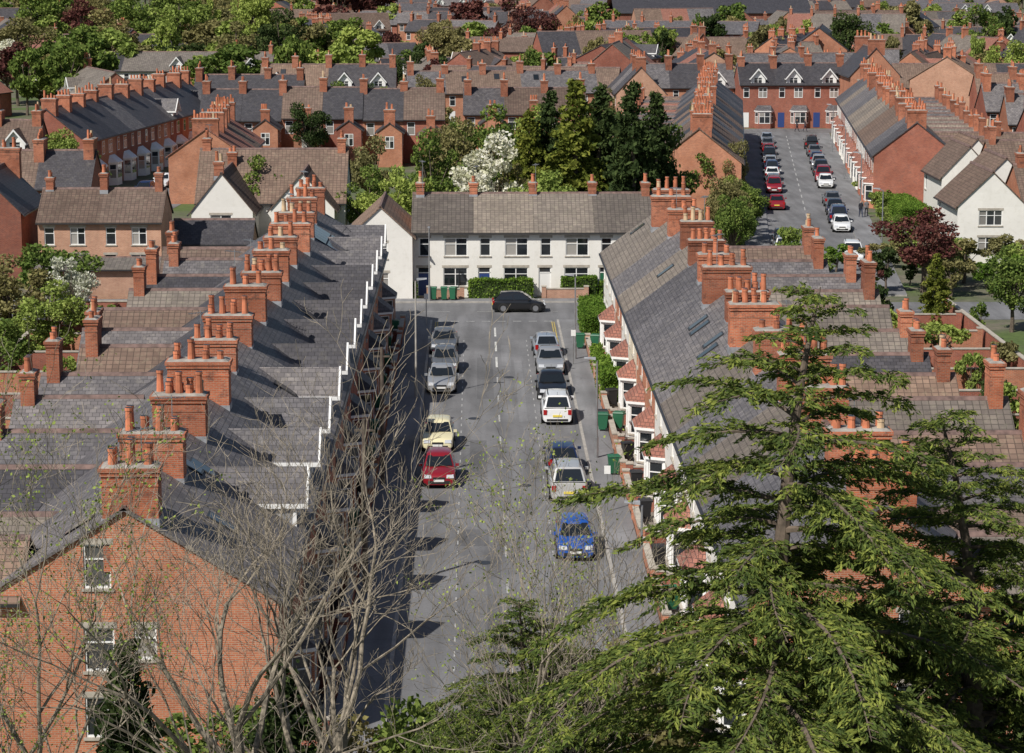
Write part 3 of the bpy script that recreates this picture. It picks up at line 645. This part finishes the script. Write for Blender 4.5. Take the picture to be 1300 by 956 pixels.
def tree(kind,x,y,H,r,leaf,name=None):
    me=tm(kind,R.randrange(len(KS[kind])),leaf)
    h0,r0={'b':(9.6,4),'f':(9.6,4),'c':(12,3),'s':(2.9,1.6)}[kind]
    name=name or {'b':'broadleaf_tree','f':'broadleaf_tree','c':'conifer_tree','s':'garden_shrub'}[kind]
    return inst(me,name,(x,y,0),R.uniform(0,6.28),(r/r0,r/r0,H/h0))
tree('c',8.6,206,15.2,4.2,L_GOLD); tree('c',13.6,205,15.0,3.8,L_DARK); tree('c',11,212,14.4,3.8,L_DARK); tree('c',4.8,214,12,3.0,L_GOLD); tree('c',16,211,13.8,3.4,L_DARK); tree('c',6.8,216,13.6,3.4,L_DARK)
tree('b',1.4,202,10.2,4.0,L_BLOS,'blossom_tree'); tree('b',6.3,197,8.4,3.6,L_LIME)
tree('b',-4,214,9.5,3.4,L_GREEN); tree('b',-7.5,200,7.2,3.0,L_LIME); tree('b',-2,224,10.5,3.4,L_OLIVE); tree('b',1,235,11,3.6,L_GREEN)
tree('b',-9.5,208,7,3,L_GREEN); tree('b',-10,228,8,3,L_OLIVE); tree('b',6,240,10,3.6,L_LIME); tree('b',17.5,214,10,3,L_GREEN); tree('b',14.5,236,11,3.5,L_DARK)
tree('b',34.8,182,6.8,3.7,L_PURP,'copper_leaved_tree')
tree('b',-30,166,6.5,3.5,L_GREEN); tree('b',-27.5,150,5.5,3,L_LIME); tree('b',-31,156,6.5,3.5,L_OLIVE); tree('b',-27.5,158.5,6.0,2,L_BLOS,'blossom_tree'); tree('b',-29,140,5,2.6,L_GREEN)
tree('b',-15,194,3,1.4,L_GREEN); tree('s',-20.5,196,2.2,1.5,L_PURP); tree('s',-17,195,2.5,1.6,L_GREEN)
for i in range(11):
    a=s2(196+i*4.6,-7.4+R.uniform(-1,1)); tree('b',a[0],a[1],R.uniform(3.5,7.5),R.uniform(1.6,2.6),pick(L_GREEN,L_LIME,L_OLIVE,L_GREEN))
for i in range(14):
    a=s2(196+i*7.5,7.6+R.uniform(-.6,.6)); tree('s',a[0],a[1],R.uniform(1.5,3),R.uniform(1,1.8),pick(L_GREEN,L_HEDGE,L_LIME))
tree('c',31.5,160,6,1.6,L_GOLD); tree('b',37.5,163,5.5,2.6,L_GREEN); tree('s',30,150,3,2,L_LIME); tree('s',39,187,3.4,2.4,L_OLIVE)
for i in range(16): tree('s',R.uniform(36,50),R.uniform(179,197),R.uniform(1.2,2.8),R.uniform(1,2),pick(L_GREEN,L_LIME,L_HEDGE,L_OLIVE))
for i in range(170):
    y=R.uniform(84,200); s=1 if R.random()<.6 else -1
    x=R.uniform(24.6,44) if s>0 else R.uniform(-40,-22.5)
    if 167<y<179: continue
    tree('s',x,y,R.uniform(1.2,3.6),R.uniform(.8,2.0),pick(L_GREEN,L_LIME,L_HEDGE,L_OLIVE,L_DARK,L_LIME,L_PURP if R.random()<.2 else L_GREEN))
for i in range(150):
    x=R.uniform(-60,24);y=R.uniform(195,345)
    c_=s2(y,0)[0]
    if abs(x-c_)<8: continue
    if -44<x<-24 and 228<y<322: continue
    tree('s',x,y,R.uniform(1.5,4),R.uniform(1.2,2.4),pick(L_GREEN,L_LIME,L_HEDGE,L_OLIVE,L_DARK))
    if i%3==0: tree('b',x+3,y,R.uniform(4.5,8.5),R.uniform(1.8,3.2),pick(L_GREEN,L_LIME,L_OLIVE,L_DARK,L_BLOS if R.random()<.3 else L_OLIVE))
for (px,Y,H,r,l) in ((230,470,17.5,8,L_LIME),(140,430,14,7,L_OLIVE),(110,500,16,6,L_PURP),(30,440,14,6.5,L_OLIVE),(300,420,13,5.5,L_OLIVE),(360,410,15.5,5.5,L_DARK),(60,520,17,7,L_GREEN),
   (180,520,17,7,L_GREEN),(330,500,17,6,L_LIME),(430,600,19,9,L_PURP),(470,640,19,9,L_PURP),(650,500,14.5,6.5,L_PURP),(690,520,13,5,L_PURP),(1072,440,14,5,L_DARK),(520,392,9.5,4,L_DARK),(600,560,14,6,L_PURP),
   (980,480,11,5,L_LIME),(930,560,13,6,L_GREEN),(1280,400,11,5,L_LIME),(1240,500,13,6,L_GREEN),(1150,560,13,6,L_OLIVE),(1290,340,8,3,L_OLIVE),(15,400,11,5,L_BLOS),(90,400,10,4.5,L_GREEN),(560,470,11,5,L_OLIVE),(760,540,13,6,L_GREEN)):
    tree('b' if Y<530 else 'f',(px-605)/3000*Y,Y,H,r,l)
for i in range(680):
    Y=368*(3.6)**(R.random()); px=R.uniform(-40,1340)
    left=px<460
    if not left and R.random()<.4 and Y<850: continue
    x=(px-605)/3000*Y
    if 30<x<100 and 570<Y<720: continue
    tree('f',x,Y,R.uniform(6,13) if left else R.uniform(5,11.5),R.uniform(2.8,6.5) if left else R.uniform(2,5),pick(L_GREEN,L_LIME,L_OLIVE,L_OLIVE,L_DARK,L_GREEN,L_PURP if R.random()<.3 else L_OLIVE))
for i in range(220):
    Y=R.uniform(860,1500); tree('f',R.uniform(-.25,.27)*Y,Y,R.uniform(12,20),R.uniform(5,9),pick(L_GREEN,L_OLIVE,L_DARK,L_OLIVE))

def hedge(x0,x1,y0,y1,h,leaf=L_HEDGE,name='hedge'):
    V=[];F=[]; i=.08
    V+=[(x0+i,y0+i,0),(x1-i,y0+i,0),(x1-i,y1-i,0),(x0+i,y1-i,0),(x0+i,y0+i,h-i),(x1-i,y0+i,h-i),(x1-i,y1-i,h-i),(x0+i,y1-i,h-i)]; F+=[(4,5,6,7),(0,1,5,4),(1,2,6,5),(2,3,7,6),(3,0,4,7)]
    area=2*(x1-x0+y1-y0)*h+(x1-x0)*(y1-y0); n=int(area*170)
    C=NP.uniform(size=(n,3))*np.array([x1-x0,y1-y0,h])+np.array([x0,y0,0])
    s=NP.randint(0,5,size=n)
    C[s==0,2]=h; C[s==1,0]=x0; C[s==2,0]=x1; C[s==3,1]=y0; C[s==4,2]=h
    C+=NP.normal(size=(n,3))*.055 + (np.sin(C[:,[1,2,0]]*2.3)*.06)
    me=treemesh(name,V,F,leaves(C,.07),L_DARK,leaf); inst(me,name,(0,0,0))
hedge(7.35,8.6,137,143.5,1.9); hedge(7.3,8.8,158,167.5,2.0); hedge(7.4,8.0,146,151,1.3)
hedge(-.5,4.2,178.8,179.7,1.5); hedge(9.5,12.5,178.9,179.8,1.3); hedge(6.6,9.2,179.1,179.9,1.6)
hedge(-34,-30,185.5,186.6,1.5,L_GREEN); hedge(46,52,190,191.5,1.6); hedge(-5.3,-4.6,178.8,179.6,1.2)
a=s2(240,8.0); hedge(a[0]-.6,a[0]+2.4,a[1]-14,a[1]+2,1.6)

# cedar
def cedar(seed,H=19.9,step=(.10,.21),zmin=5.5):
    r=random.Random(seed); rs=np.random.RandomState(seed); V=[];F=[]
    lean=lambda z: Vector((.05*max(0,z-8)+.02*max(0,z-14)**2,0,z))
    tube(V,F,[lean(z) for z in (0,4,8,11,14,16,18,19.2,H)],[.42,.38,.32,.25,.18,.13,.08,.045,.015],9)
    C=[];Dd=[]
    z=H-.2; az=0
    while z>zmin:
        dz=H-z; az+=2.4+r.uniform(-.6,.6)
        L=(.7+.80*dz)*r.uniform(.5,1.14) if dz<9 else 8.0*r.uniform(.55,1.08)
        L=min(L,8.8)
        base=lean(z); up=.5 if dz<3 else .26
        pts=[];nseg=10
        wob=r.uniform(-.3,.3); droop=r.uniform(.32,.52)
        for i in range(nseg+1):
            t=i/nseg; a=az+wob*t*t
            pts.append(base+Vector((math.cos(a)*L*t,math.sin(a)*L*t,L*(up*t-droop*t*t))))
        tube(V,F,pts,[max(.008,.014*L*(1-i/nseg)+.008) for i in range(nseg+1)],5)
        s=.10
        while s<1:
            i=min(int(s*nseg),nseg-1); f=s*nseg-i; p=pts[i].lerp(pts[i+1],f); d=(pts[i+1]-pts[i]).normalized()
            for sd in (-1,1):
                if r.random()<.12: continue
                side=Vector((-d.y,d.x,0)).normalized()*sd
                tl=(.28+.29*L*(1-s)*(.4+s))*r.uniform(.4,1.2)
                td=(d*r.uniform(.5,.9)+side*r.uniform(.5,1)+Vector((0,0,r.uniform(-.1,.3)))).normalized()
                n=max(2,int(tl/.12)); q=p.copy(); tp=[q.copy()]
                for j in range(n):
                    q=q+td*.12; td=(td+Vector((r.uniform(-.09,.09),r.uniform(-.09,.09),-.06))).normalized(); tp.append(q.copy())
                    for _ in range(5):
                        C.append((q.x+r.gauss(0,.045),q.y+r.gauss(0,.045),q.z+r.gauss(0,.035))); Dd.append((td.x,td.y,td.z-.1))
                    if r.random()<.8:
                        ss=Vector((-td.y,td.x,0)).normalized()*r.choice((-1,1)); sdv=(td+ss*.9).normalized(); sl=r.uniform(.12,.42); m_=int(sl/.06); q2=q.copy()
                        for _ in range(m_):
                            q2=q2+sdv*.06; sdv=(sdv+Vector((0,0,-.10))).normalized()
                            for _ in range(2):
                                C.append((q2.x+r.gauss(0,.03),q2.y+r.gauss(0,.03),q2.z+r.gauss(0,.03))); Dd.append((sdv.x,sdv.y,sdv.z))
                if len(tp)>2: tube(V,F,[tp[0],tp[len(tp)//2],tp[-1]],[.012,.008,.004],3)
            s+=.18/L if L>0 else .2
        z-=r.uniform(*step)
    C=np.array(C);Dd=np.array(Dd); print('cedar',len(C))
    return treemesh('cedar_tree',V,F,leaves(C,.085,.27,Dd,rs),BARK,L_CEDAR)
CD=cedar(3)
inst(CD,'cedar_tree',(6.4,50,0),.6,(1,1,.985))
inst(CD,'cedar_tree',(11.8,53,0),2.9,(.92,.92,.82))
inst(CD,'cedar_tree',(1.2,55,0),4.4,(.55,.55,.58))

# bare trees
def bare(seed,H=15,spread=.55,buds=0,minr=.012,pk=.66):
    r=random.Random(seed); V=[];F=[];C=[]
    def br(p,d,L,rd,dep):
        n=6 if dep<3 else 3; pts=[p.copy()]; q=p.copy(); dd=d.copy(); nodes=[]
        for i in range(n):
            w=.11+.05*dep
            dd=(dd+Vector((r.uniform(-w,w),r.uniform(-w,w),r.uniform(-w*.4,w*.9)))).normalized(); q=q+dd*L/n; pts.append(q.copy()); nodes.append((q.copy(),dd.copy(),(i+1)/n))
        rs_=[max(minr*.5,rd*(1-.5*i/n)) for i in range(n+1)]
        tube(V,F,pts,rs_,7 if dep<2 else (4 if dep<4 else 3))
        if dep>=5 or L<.3:
            C.append(tuple(q)); return
        for (q_,dr,t) in nodes:
            if t<.3 and dep>0 : continue
            if dep==0 and t<.4: continue
            k=2 if (dep==0 or t>.99) else (1 if r.random()<pk else 0)
            for _ in range(k):
                ax=Vector((r.gauss(0,1),r.gauss(0,1),r.gauss(0,.4))); ax=(ax-dr*ax.dot(dr)).normalized()
                nd=(dr+ax*r.uniform(spread*.6,spread*1.6)+Vector((0,0,.15))).normalized()
                br(q_,nd,L*r.uniform(.5,.82)*(.85 if dep else 1),rd*(1-.5*t)*r.uniform(.5,.75),dep+1)
    br(Vector((0,0,0)),Vector((0,0,1)),H*.46,H*.014,0)
    C=np.array(C); print('bare',len(F))
    if buds: C=np.repeat(C,buds,0)+NP.normal(size=(len(C)*buds,3))*.12
    else: C=C[:1]
    return treemesh('bare_tree',V,F,leaves(C,.045),BARKL,L_LIME)
B1=bare(1,15.5,.62,pk=.62); B2=bare(2,15.0,.62,3,pk=.55); B3=bare(4,14.8,.7,pk=.6)
inst(B1,'bare_deciduous_tree',(-5.2,57,0),0,(1.15,1.15,1.02)); inst(B2,'bare_deciduous_tree',(-10.6,56,0),1.2); inst(B3,'bare_deciduous_tree',(-.4,54,0),2.0,(.95,.95,.94))
inst(B3,'bare_deciduous_tree',(-3.4,58,0),4.0,(1,1,1.0)); inst(B2,'bare_deciduous_tree',(1.5,57,0),3.1,(.8,.8,.9))
tree('c',-9.3,60,9.0,2.2,L_DARK); tree('b',-1.0,62,7.2,2.6,L_GREEN); tree('c',-5.5,63,7.4,2.2,L_DARK); tree('b',2.5,60,8.0,2.6,L_GREEN); tree('b',-7,66,5.5,3,L_GREEN)
tree('b',14,66,7,3.5,L_DARK); tree('b',9.5,62,8,3,L_GREEN); tree('b',5,66,6.5,3,L_OLIVE); tree('b',1,67,5.5,2.6,L_DARK); tree('b',-3,66,5,2.6,L_OLIVE)

# ------------------------------------------------------------------ cars
RUB=simple('tyre_rubber',(.012,.012,.012),.8); RIM=simple('alloy_rim',(.45,.46,.48),.3,metal=.8)
CGL=simple('car_glass',(.012,.015,.018),.05,spec=.9); LAMP=simple('headlamp_lens',(.55,.57,.6),.1); TAIL=simple('tail_lamp',(.35,.01,.01),.2)
PLW=simple('plate_white',(.75,.75,.72),.5); PLY=simple('plate_yellow',(.75,.6,.08),.5); TRIM=simple('car_trim',(.02,.02,.02),.6)
def paint(name,c,met=.2): return simple('paint_'+name,c,.28,metal=met,coat=.8,noise=.0)
PA={'red':paint('red',(.28,.012,.02)),'cream':paint('cream',(.72,.66,.42),0),'silver':paint('silver',(.46,.47,.48),.5),'grey':paint('grey',(.20,.21,.22),.5),'white':paint('white',(.74,.75,.75),0),
 'black':paint('black',(.014,.014,.016)),'blue':paint('blue',(.02,.10,.42)),'navy':paint('navy',(.014,.026,.08)),'lblue':paint('lightblue',(.40,.45,.51),.4),'pgrey':paint('pale_grey',(.55,.55,.54),.3)}
def carmesh(kind,col):
    key='car'+kind+col
    if key in cache: return cache[key]
    L,Wd,Ht={'hatch':(3.9,1.7,1.46),'saloon':(4.5,1.78,1.44),'mpv':(4.2,1.74,1.66),'suv':(4.4,1.86,1.74)}[kind]
    w=Wd/2; B=PA[col]; mb=MB(); bl={'hatch':.93,'saloon':.92,'mpv':1.02,'suv':1.08}[kind]
    hood={'hatch':.80,'saloon':.78,'mpv':.88,'suv':.95}[kind]
    y_ws,y_r0,y_r1,y_e={'hatch':(-.24,-.07,.34,.475),'saloon':(-.22,-.06,.22,.37),'mpv':(-.29,-.12,.40,.485),'suv':(-.24,-.10,.40,.48)}[kind]
    bh=bl if kind!='saloon' else .95
    st=[(-.5,.48,.80),(-.492,.60,.88),(-.465,hood-.10,.945),(-.42,hood-.03,.975),(-.34,hood+.03,.99),(y_ws,bl-.01,1),(y_ws+.1,bl,1),(.1,bl,1),(.3,bl,1),(.40,bh,.985),(.455,bh-.02,.96),(.488,bh-.12,.93),(.5,.55,.90)]
    def sec(y,h,f):
        zb=.22; hw=w*f; r_=[(.88*hw,zb),(.97*hw,zb+.08),(hw,.5*h+.1),(hw*.985,h-.12),(hw*.94,h-.03),(hw*.80,h+.005),(0,h+.03)]
        h_=[(a,y*L,z) for a,z in r_]; return [( -p[0],p[1],p[2]) for p in h_][:-1]+[h_[-1]]+h_[:-1][::-1]
    S=[sec(*s) for s in st]
    for i in range(len(S)-1):
        for j in range(len(S[0])-1):
            mb.face([S[i][j],S[i][j+1],S[i+1][j+1],S[i+1][j]],TRIM if j in (0,len(S[0])-2) else B)
    mb.face(S[0],B); mb.face(S[-1],B)
    mb.face([(-w*.85,-.49*L,.22),(w*.85,-.49*L,.22),(w*.85,.49*L,.22),(-w*.85,.49*L,.22)],TRIM)
    zr=Ht; wb,wt=.90*w,.72*w
    A=[(y_ws*L,bl-.01,wb),(y_r0*L,zr-.05,wt),((y_r0+.06)*L,zr,wt),((y_r0+y_r1)/2*L,zr+.02,wt),(y_r1*L,zr-.03,wt*.97),(y_e*L,bh-.01,wb*.96)]
    T=[[(-a,y,z-(.03 if 0<i<5 else 0)),(-a*.85,y,z+(.015 if 0<i<5 else .01)),(-a*.4,y,z+(.035 if 0<i<5 else .01)),(a*.4,y,z+(.035 if 0<i<5 else .01)),(a*.85,y,z+(.015 if 0<i<5 else .01)),(a,y,z-(.03 if 0<i<5 else 0))] for i,(y,z,a) in enumerate(A)]
    for i in range(5):
        for j in range(5): mb.face([T[i][j],T[i][j+1],T[i+1][j+1],T[i+1][j]],B)
    for s in (0,5):
        mb.face([T[i][s] for i in range(6)],B)
    def panel(ps,sh,off):
        c=sum((Vector(p) for p in ps),Vector())/len(ps); n=(Vector(ps[1])-Vector(ps[0])).cross(Vector(ps[2])-Vector(ps[0])).normalized()
        if n.dot(c-Vector((0,0,1)))<0: n=-n
        mb.face([c+(Vector(p)-c)*sh+n*off for p in ps],CGL)
    panel([T[0][0],T[0][5],T[1][5],T[1][0]],.9,.045); panel([T[5][0],T[5][5],T[4][5],T[4][0]],.86,.045)
    for s in (-1,1):
        a0=Vector((s*wb,A[0][0]+.12,bl+.03));a1=Vector((s*wt,A[1][0]+.08,zr-.12))
        b0=Vector((s*wb*.96,A[5][0]-.22,bh+.03));b1=Vector((s*wt*.97,A[4][0]-.05,zr-.14))
        for t0,t1 in ((.04,.46),(.51,.97)):
            p0=a0.lerp(b0,t0);p1=a0.lerp(b0,t1);q0=a1.lerp(b1,t0);q1=a1.lerp(b1,t1)
            panel([p0,p1,q1,q0],.98,.02)
        mb.box(w-.02 if s>0 else -w-.16, w+.16 if s>0 else -w+.02,(y_ws+.05)*L,(y_ws+.05)*L+.1,bl-.02,bl+.12,B)
    r_=.33 if kind!='suv' else .37
    for y in (-.31*L,.30*L):
        for s in (-1,1):
            n=18; xo=s*(w+.006)
            mb.face([(xo,y+math.cos(a)*(r_+.07),max(.2,r_+math.sin(a)*(r_+.07))) for a in [math.pi*2*i/n for i in range(n)]],TRIM)
            for (x0,x1,rr,mt) in ((w-.16,w+.03,r_,RUB),(w+.02,w+.04,r_*.62,RIM)):
                c0=[(s*x0,y+math.cos(a)*rr,r_+math.sin(a)*rr) for a in [math.pi*2*i/n for i in range(n)]]
                c1=[(s*x1,p[1],p[2]) for p in c0]
                for i in range(n): mb.face([c0[i],c0[(i+1)%n],c1[(i+1)%n],c1[i]],mt)
                mb.face(c1,mt)
    for s in (-1,1):
        x=s*w*.66
        mb.hexa([(x-.19,-.502*L,.56),(x+.19,-.502*L,.56),(x+.19,-.44*L,.56),(x-.19,-.44*L,.56),(x-.17,-.492*L,.69),(x+.17,-.492*L,.69),(x+.16,-.44*L,.72),(x-.16,-.44*L,.72)],LAMP)
        x=s*w*.80
        mb.box(x-.10,x+.10,.465*L,.503*L,.62,.90,TAIL)
    mb.box(-.3,.3,-.506*L,-.48*L,.50,.60,TRIM); mb.box(-.55,.55,-.504*L,-.47*L,.27,.42,TRIM)
    mb.box(-.26,.26,-.513*L,-.5*L,.38,.49,PLW); mb.box(-.26,.26,.49*L,.508*L,.50,.61,PLY); mb.box(-.6,.6,.47*L,.504*L,.26,.38,TRIM)
    mb.box(-.5,.02,y_ws*L-.05,y_ws*L-.02,bl+.02,bl+.045,TRIM); mb.rod((0,A[4][0]-.2,zr),(0,A[4][0]+.1,zr+.22),.012,TRIM,4)
    if kind in('suv','mpv'):
        for s in (-1,1): mb.box(s*wt*.86-.02,s*wt*.86+.02,A[1][0]+.3,A[4][0]-.2,zr+.03,zr+.07,TRIM)
    ob=mb.build('parked_car',None,32,True); me=ob.data; bpy.data.objects.remove(ob); cache[key]=me; return me
def car(x,y,kind,col,rot=0): inst(carmesh(kind,col),'parked_car',(x,y,.02),rad(rot+R.uniform(-1.5,1.5)))
car(-1.95,117.2,'hatch','red'); car(-2.1,125.6,'hatch','cream'); car(-2.15,142.5,'saloon','silver'); car(-2.05,148.9,'hatch','grey'); car(-2.2,156.2,'saloon','grey')
car(4.35,103,'hatch','blue'); car(4.45,114.2,'suv','pgrey',180); car(4.4,119.8,'hatch','navy',180); car(4.55,133,'mpv','white',180); car(4.5,140.2,'saloon','black'); car(4.65,148.6,'saloon','silver'); car(4.55,154.6,'hatch','lblue',180)
car(3.1,173,'hatch','black',90)
cc=['silver','black','red','red','grey','white','navy','silver','black','red','grey','lblue']
for i,y in enumerate((205,211,241,257,263,271,278,286,294,303,312,320)):
    a=s2(y,-2.9); car(a[0],a[1],pick('hatch','saloon','mpv'),cc[i],-6.2+pick(0,180))
for i,(y,c) in enumerate(((200,'white'),(222,'white'),(229,'navy'),(236,'black'),(244,'grey'),(262,'white'),(269,'red'),(276,'black'),(283,'silver'),(291,'navy'),(301,'grey'),(312,'black'))):
    a=s2(y,2.9); car(a[0],a[1],pick('hatch','saloon','suv'),c,-6.2+pick(0,180))
for i in range(7): car(-36.6+i*.85,246+i*9,pick('hatch','saloon'),pick('navy','silver','white','black'),-6)
car(-31,175.5,'suv','grey',90); car(17,175.8,'hatch','silver',90)

# ------------------------------------------------------------------ street furniture
GRN=simple('bin_green',(.02,.12,.06),.5); BLK=simple('bin_black',(.02,.02,.022),.5)
def bin_(x,y,mat,rot=0):
    mb=MB(); mb.fr(0,0,.1,1.0,.22,.25,.28,.34,mat); mb.fr(0,0,1.0,1.08,.31,.38,.27,.30,mat); mb.box(-.25,.25,.36,.42,.93,.98,mat)
    for s in (-1,1): mb.box(s*.22-.03,s*.22+.03,.18,.36,.0,.2,RUB)
    o=mb.build('wheelie_bin'); o.location=(x,y,.13); o.rotation_euler=(0,0,rad(rot)); o.scale=(.88,.88,.95)
for (x,y) in ((-2.5,177.8),(-1.8,177.8),(-3.3,177.8)): bin_(x,y,GRN,R.uniform(-20,20))
for i in range(13):
    if R.random()<.8: bin_(-5.9+R.uniform(-.1,.3),LY0+3+HW*i,pick(GRN,BLK),90)
    if R.random()<.8: bin_(7.9,LY0+4+HW*i+R.uniform(-1.5,1.5),pick(GRN,BLK,BLK),-90+R.uniform(-20,20))
bin_(7.0,118,GRN,-80); bin_(7.0,129,GRN,-95); bin_(7.0,129.8,BLK,-90); bin_(6.9,156,GRN,-90)
def lamp(x,y,h,rot,mat=METAL,arm=1):
    mb=MB(); mb.cyl(0,0,0,1.1,.10,.10,9,mat); mb.cyl(0,0,1.1,h,.065,.045,9,mat); a=.9*arm
    if arm>.3: mb.rod((0,0,h-.05),(a,0,h+.12),.035,mat,7)
    mb.hexa([(a-.1,-.11,h+.05),(a+.5,-.08,h+.12),(a+.5,.08,h+.12),(a-.1,.11,h+.05),(a-.1,-.10,h+.18),(a+.5,-.05,h+.20),(a+.5,.05,h+.20),(a-.1,.10,h+.18)],LEAD)
    o=mb.build('street_lamp'); o.location=(x,y,.13); o.rotation_euler=(0,0,rad(rot))
lamp(-3.65,139,7.0,0,simple('lamp_concrete',(.40,.38,.34),.8,noise=.2),.2); lamp(6.3,122,5.2,180,METAL,.2); lamp(6.4,152,5.4,180,METAL,.2); lamp(-3.6,177.5,5.5,-90,METAL,.3); lamp(6.3,88,5.6,180,METAL,.2)
for y in (200,235,270,305):
    a=s2(y,5.4); lamp(a[0],a[1],6,174,METAL,.4)
def pole(x,y,h=8):
    mb=MB(); mb.cyl(0,0,0,h,.13,.085,9,TIMBER); mb.box(-.4,.4,-.04,.04,h-.5,h-.42,TIMBER)
    o=mb.build('telegraph_pole'); o.location=(x,y,.1)
pole(-4.75,116,7.0); pole(-4.7,96,7.4)
def sign(x,y,h):
    mb=MB(); mb.cyl(0,0,0,h,.035,.035,7,METAL); mb.box(-.15,.15,-.05,-.038,h-.45,h-.05,WHITE)
    mb.cyl(0,-.0,h-.04,h,.05,.05,7,METAL)
    o=mb.build('parking_sign'); o.location=(x,y,.13)
sign(6.2,150,2.3); sign(6.2,110,2.3); sign(-3.6,166,2.3)

# ------------------------------------------------------------------ people
def person(x,y,rot,top,leg,step=.3):
    V=[(0,0,.95),(0,0,1.15),(0,0,1.40),(0,0,1.50),(0,-.02,1.60),(0,-.02,1.74),
       (.10,0,.90),(.11,-step*.5,.50),(.11,-step,.07),(.11,-step-.16,.04),(-.10,0,.90),(-.11,step*.35,.50),(-.11,step,.10),(-.11,step-.14,.04),
       (.19,0,1.42),(.24,.10*step/.3,1.15),(.24,.02,.90),(.24,-.04,.82),(-.19,0,1.42),(-.24,-.06*step/.3,1.15),(-.24,-.22*step/.3,.93),(-.24,-.26*step/.3,.85)]
    E=[(0,1),(1,2),(2,3),(3,4),(4,5),(0,6),(6,7),(7,8),(8,9),(0,10),(10,11),(11,12),(12,13),(2,14),(14,15),(15,16),(16,17),(2,18),(18,19),(19,20),(20,21)]
    rr=[.15,.145,.17,.06,.10,.09,.10,.07,.05,.04,.10,.07,.05,.04,.07,.05,.04,.035,.07,.05,.04,.035]
    me=bpy.data.meshes.new('pedestrian'); me.from_pydata(V,E,[]); o=bpy.data.objects.new('pedestrian',me); COL.objects.link(o)
    md=o.modifiers.new('s','SKIN'); 
    for i,sv in enumerate(me.skin_vertices[0].data): sv.radius=(rr[i],rr[i]*.8); sv.use_root=(i==0)
    sb=o.modifiers.new('d','SUBSURF'); sb.levels=2; sb.render_levels=2
    m,nt,b=newmat('clothing'); tc=nt.nodes.new('ShaderNodeTexCoord'); sp=nt.nodes.new('ShaderNodeSeparateXYZ'); nt.links.new(tc.outputs['Object'],sp.inputs[0])
    dv=nt.nodes.new('ShaderNodeMath'); dv.operation='DIVIDE'; dv.inputs[1].default_value=2; nt.links.new(sp.outputs['Z'],dv.inputs[0])
    nt.links.new(ramp(nt,dv.outputs[0],[(0,(.02,.02,.02)),(.05,leg),(.46,top),(.755,(.45,.27,.2)),(.865,(.04,.025,.015))],'CONSTANT'),b.inputs['Base Color'])
    b.inputs['Roughness'].default_value=.85; me.materials.append(m)
    o.location=(x,y,.03); o.rotation_euler=(0,0,rad(rot))
person(46.0,339.5,80,(.03,.03,.04),(.02,.02,.03)); person(47.2,339.8,80,(.05,.05,.06),(.03,.03,.05),.28)
a=s2(232,5.3); person(a[0],a[1],10,(.02,.02,.03),(.03,.04,.08),.2); a=s2(233,5.9); person(a[0],a[1],10,(.15,.15,.16),(.02,.02,.03),.1)

# ------------------------------------------------------------------ light, camera
el=rad(46); az=math.atan2(-.66,-.75)
s=Vector((math.sin(az)*math.cos(el),math.cos(az)*math.cos(el),math.sin(el)))
ld=bpy.data.lights.new('sun','SUN'); ld.energy=5; ld.angle=rad(.5); ld.color=(1,.95,.88)
lo=bpy.data.objects.new('sun',ld); COL.objects.link(lo); lo.rotation_euler=s.to_track_quat('Z','Y').to_euler(); lo.location=(0,0,100)
w=bpy.data.worlds.new('World'); scene.world=w; w.use_nodes=True
sk=w.node_tree.nodes.new('ShaderNodeTexSky'); sk.sky_type='NISHITA'; sk.sun_disc=False; sk.sun_elevation=el; sk.sun_rotation=az%(2*math.pi)
bg=w.node_tree.nodes['Background']; bg.inputs[1].default_value=.07; w.node_tree.links.new(sk.outputs[0],bg.inputs[0])
cd=bpy.data.cameras.new('camera'); cam=bpy.data.objects.new('camera',cd); COL.objects.link(cam); scene.camera=cam
cd.sensor_width=36; cd.lens=36*3000/1300; cd.clip_end=8000; cd.clip_start=.5
cam.location=(0,0,27); cam.rotation_euler=(rad(90-10.45),0,rad(-.86))
scene.view_settings.view_transform='Standard'; scene.view_settings.look='None'; scene.view_settings.exposure=0
print('objects',len(bpy.data.objects))
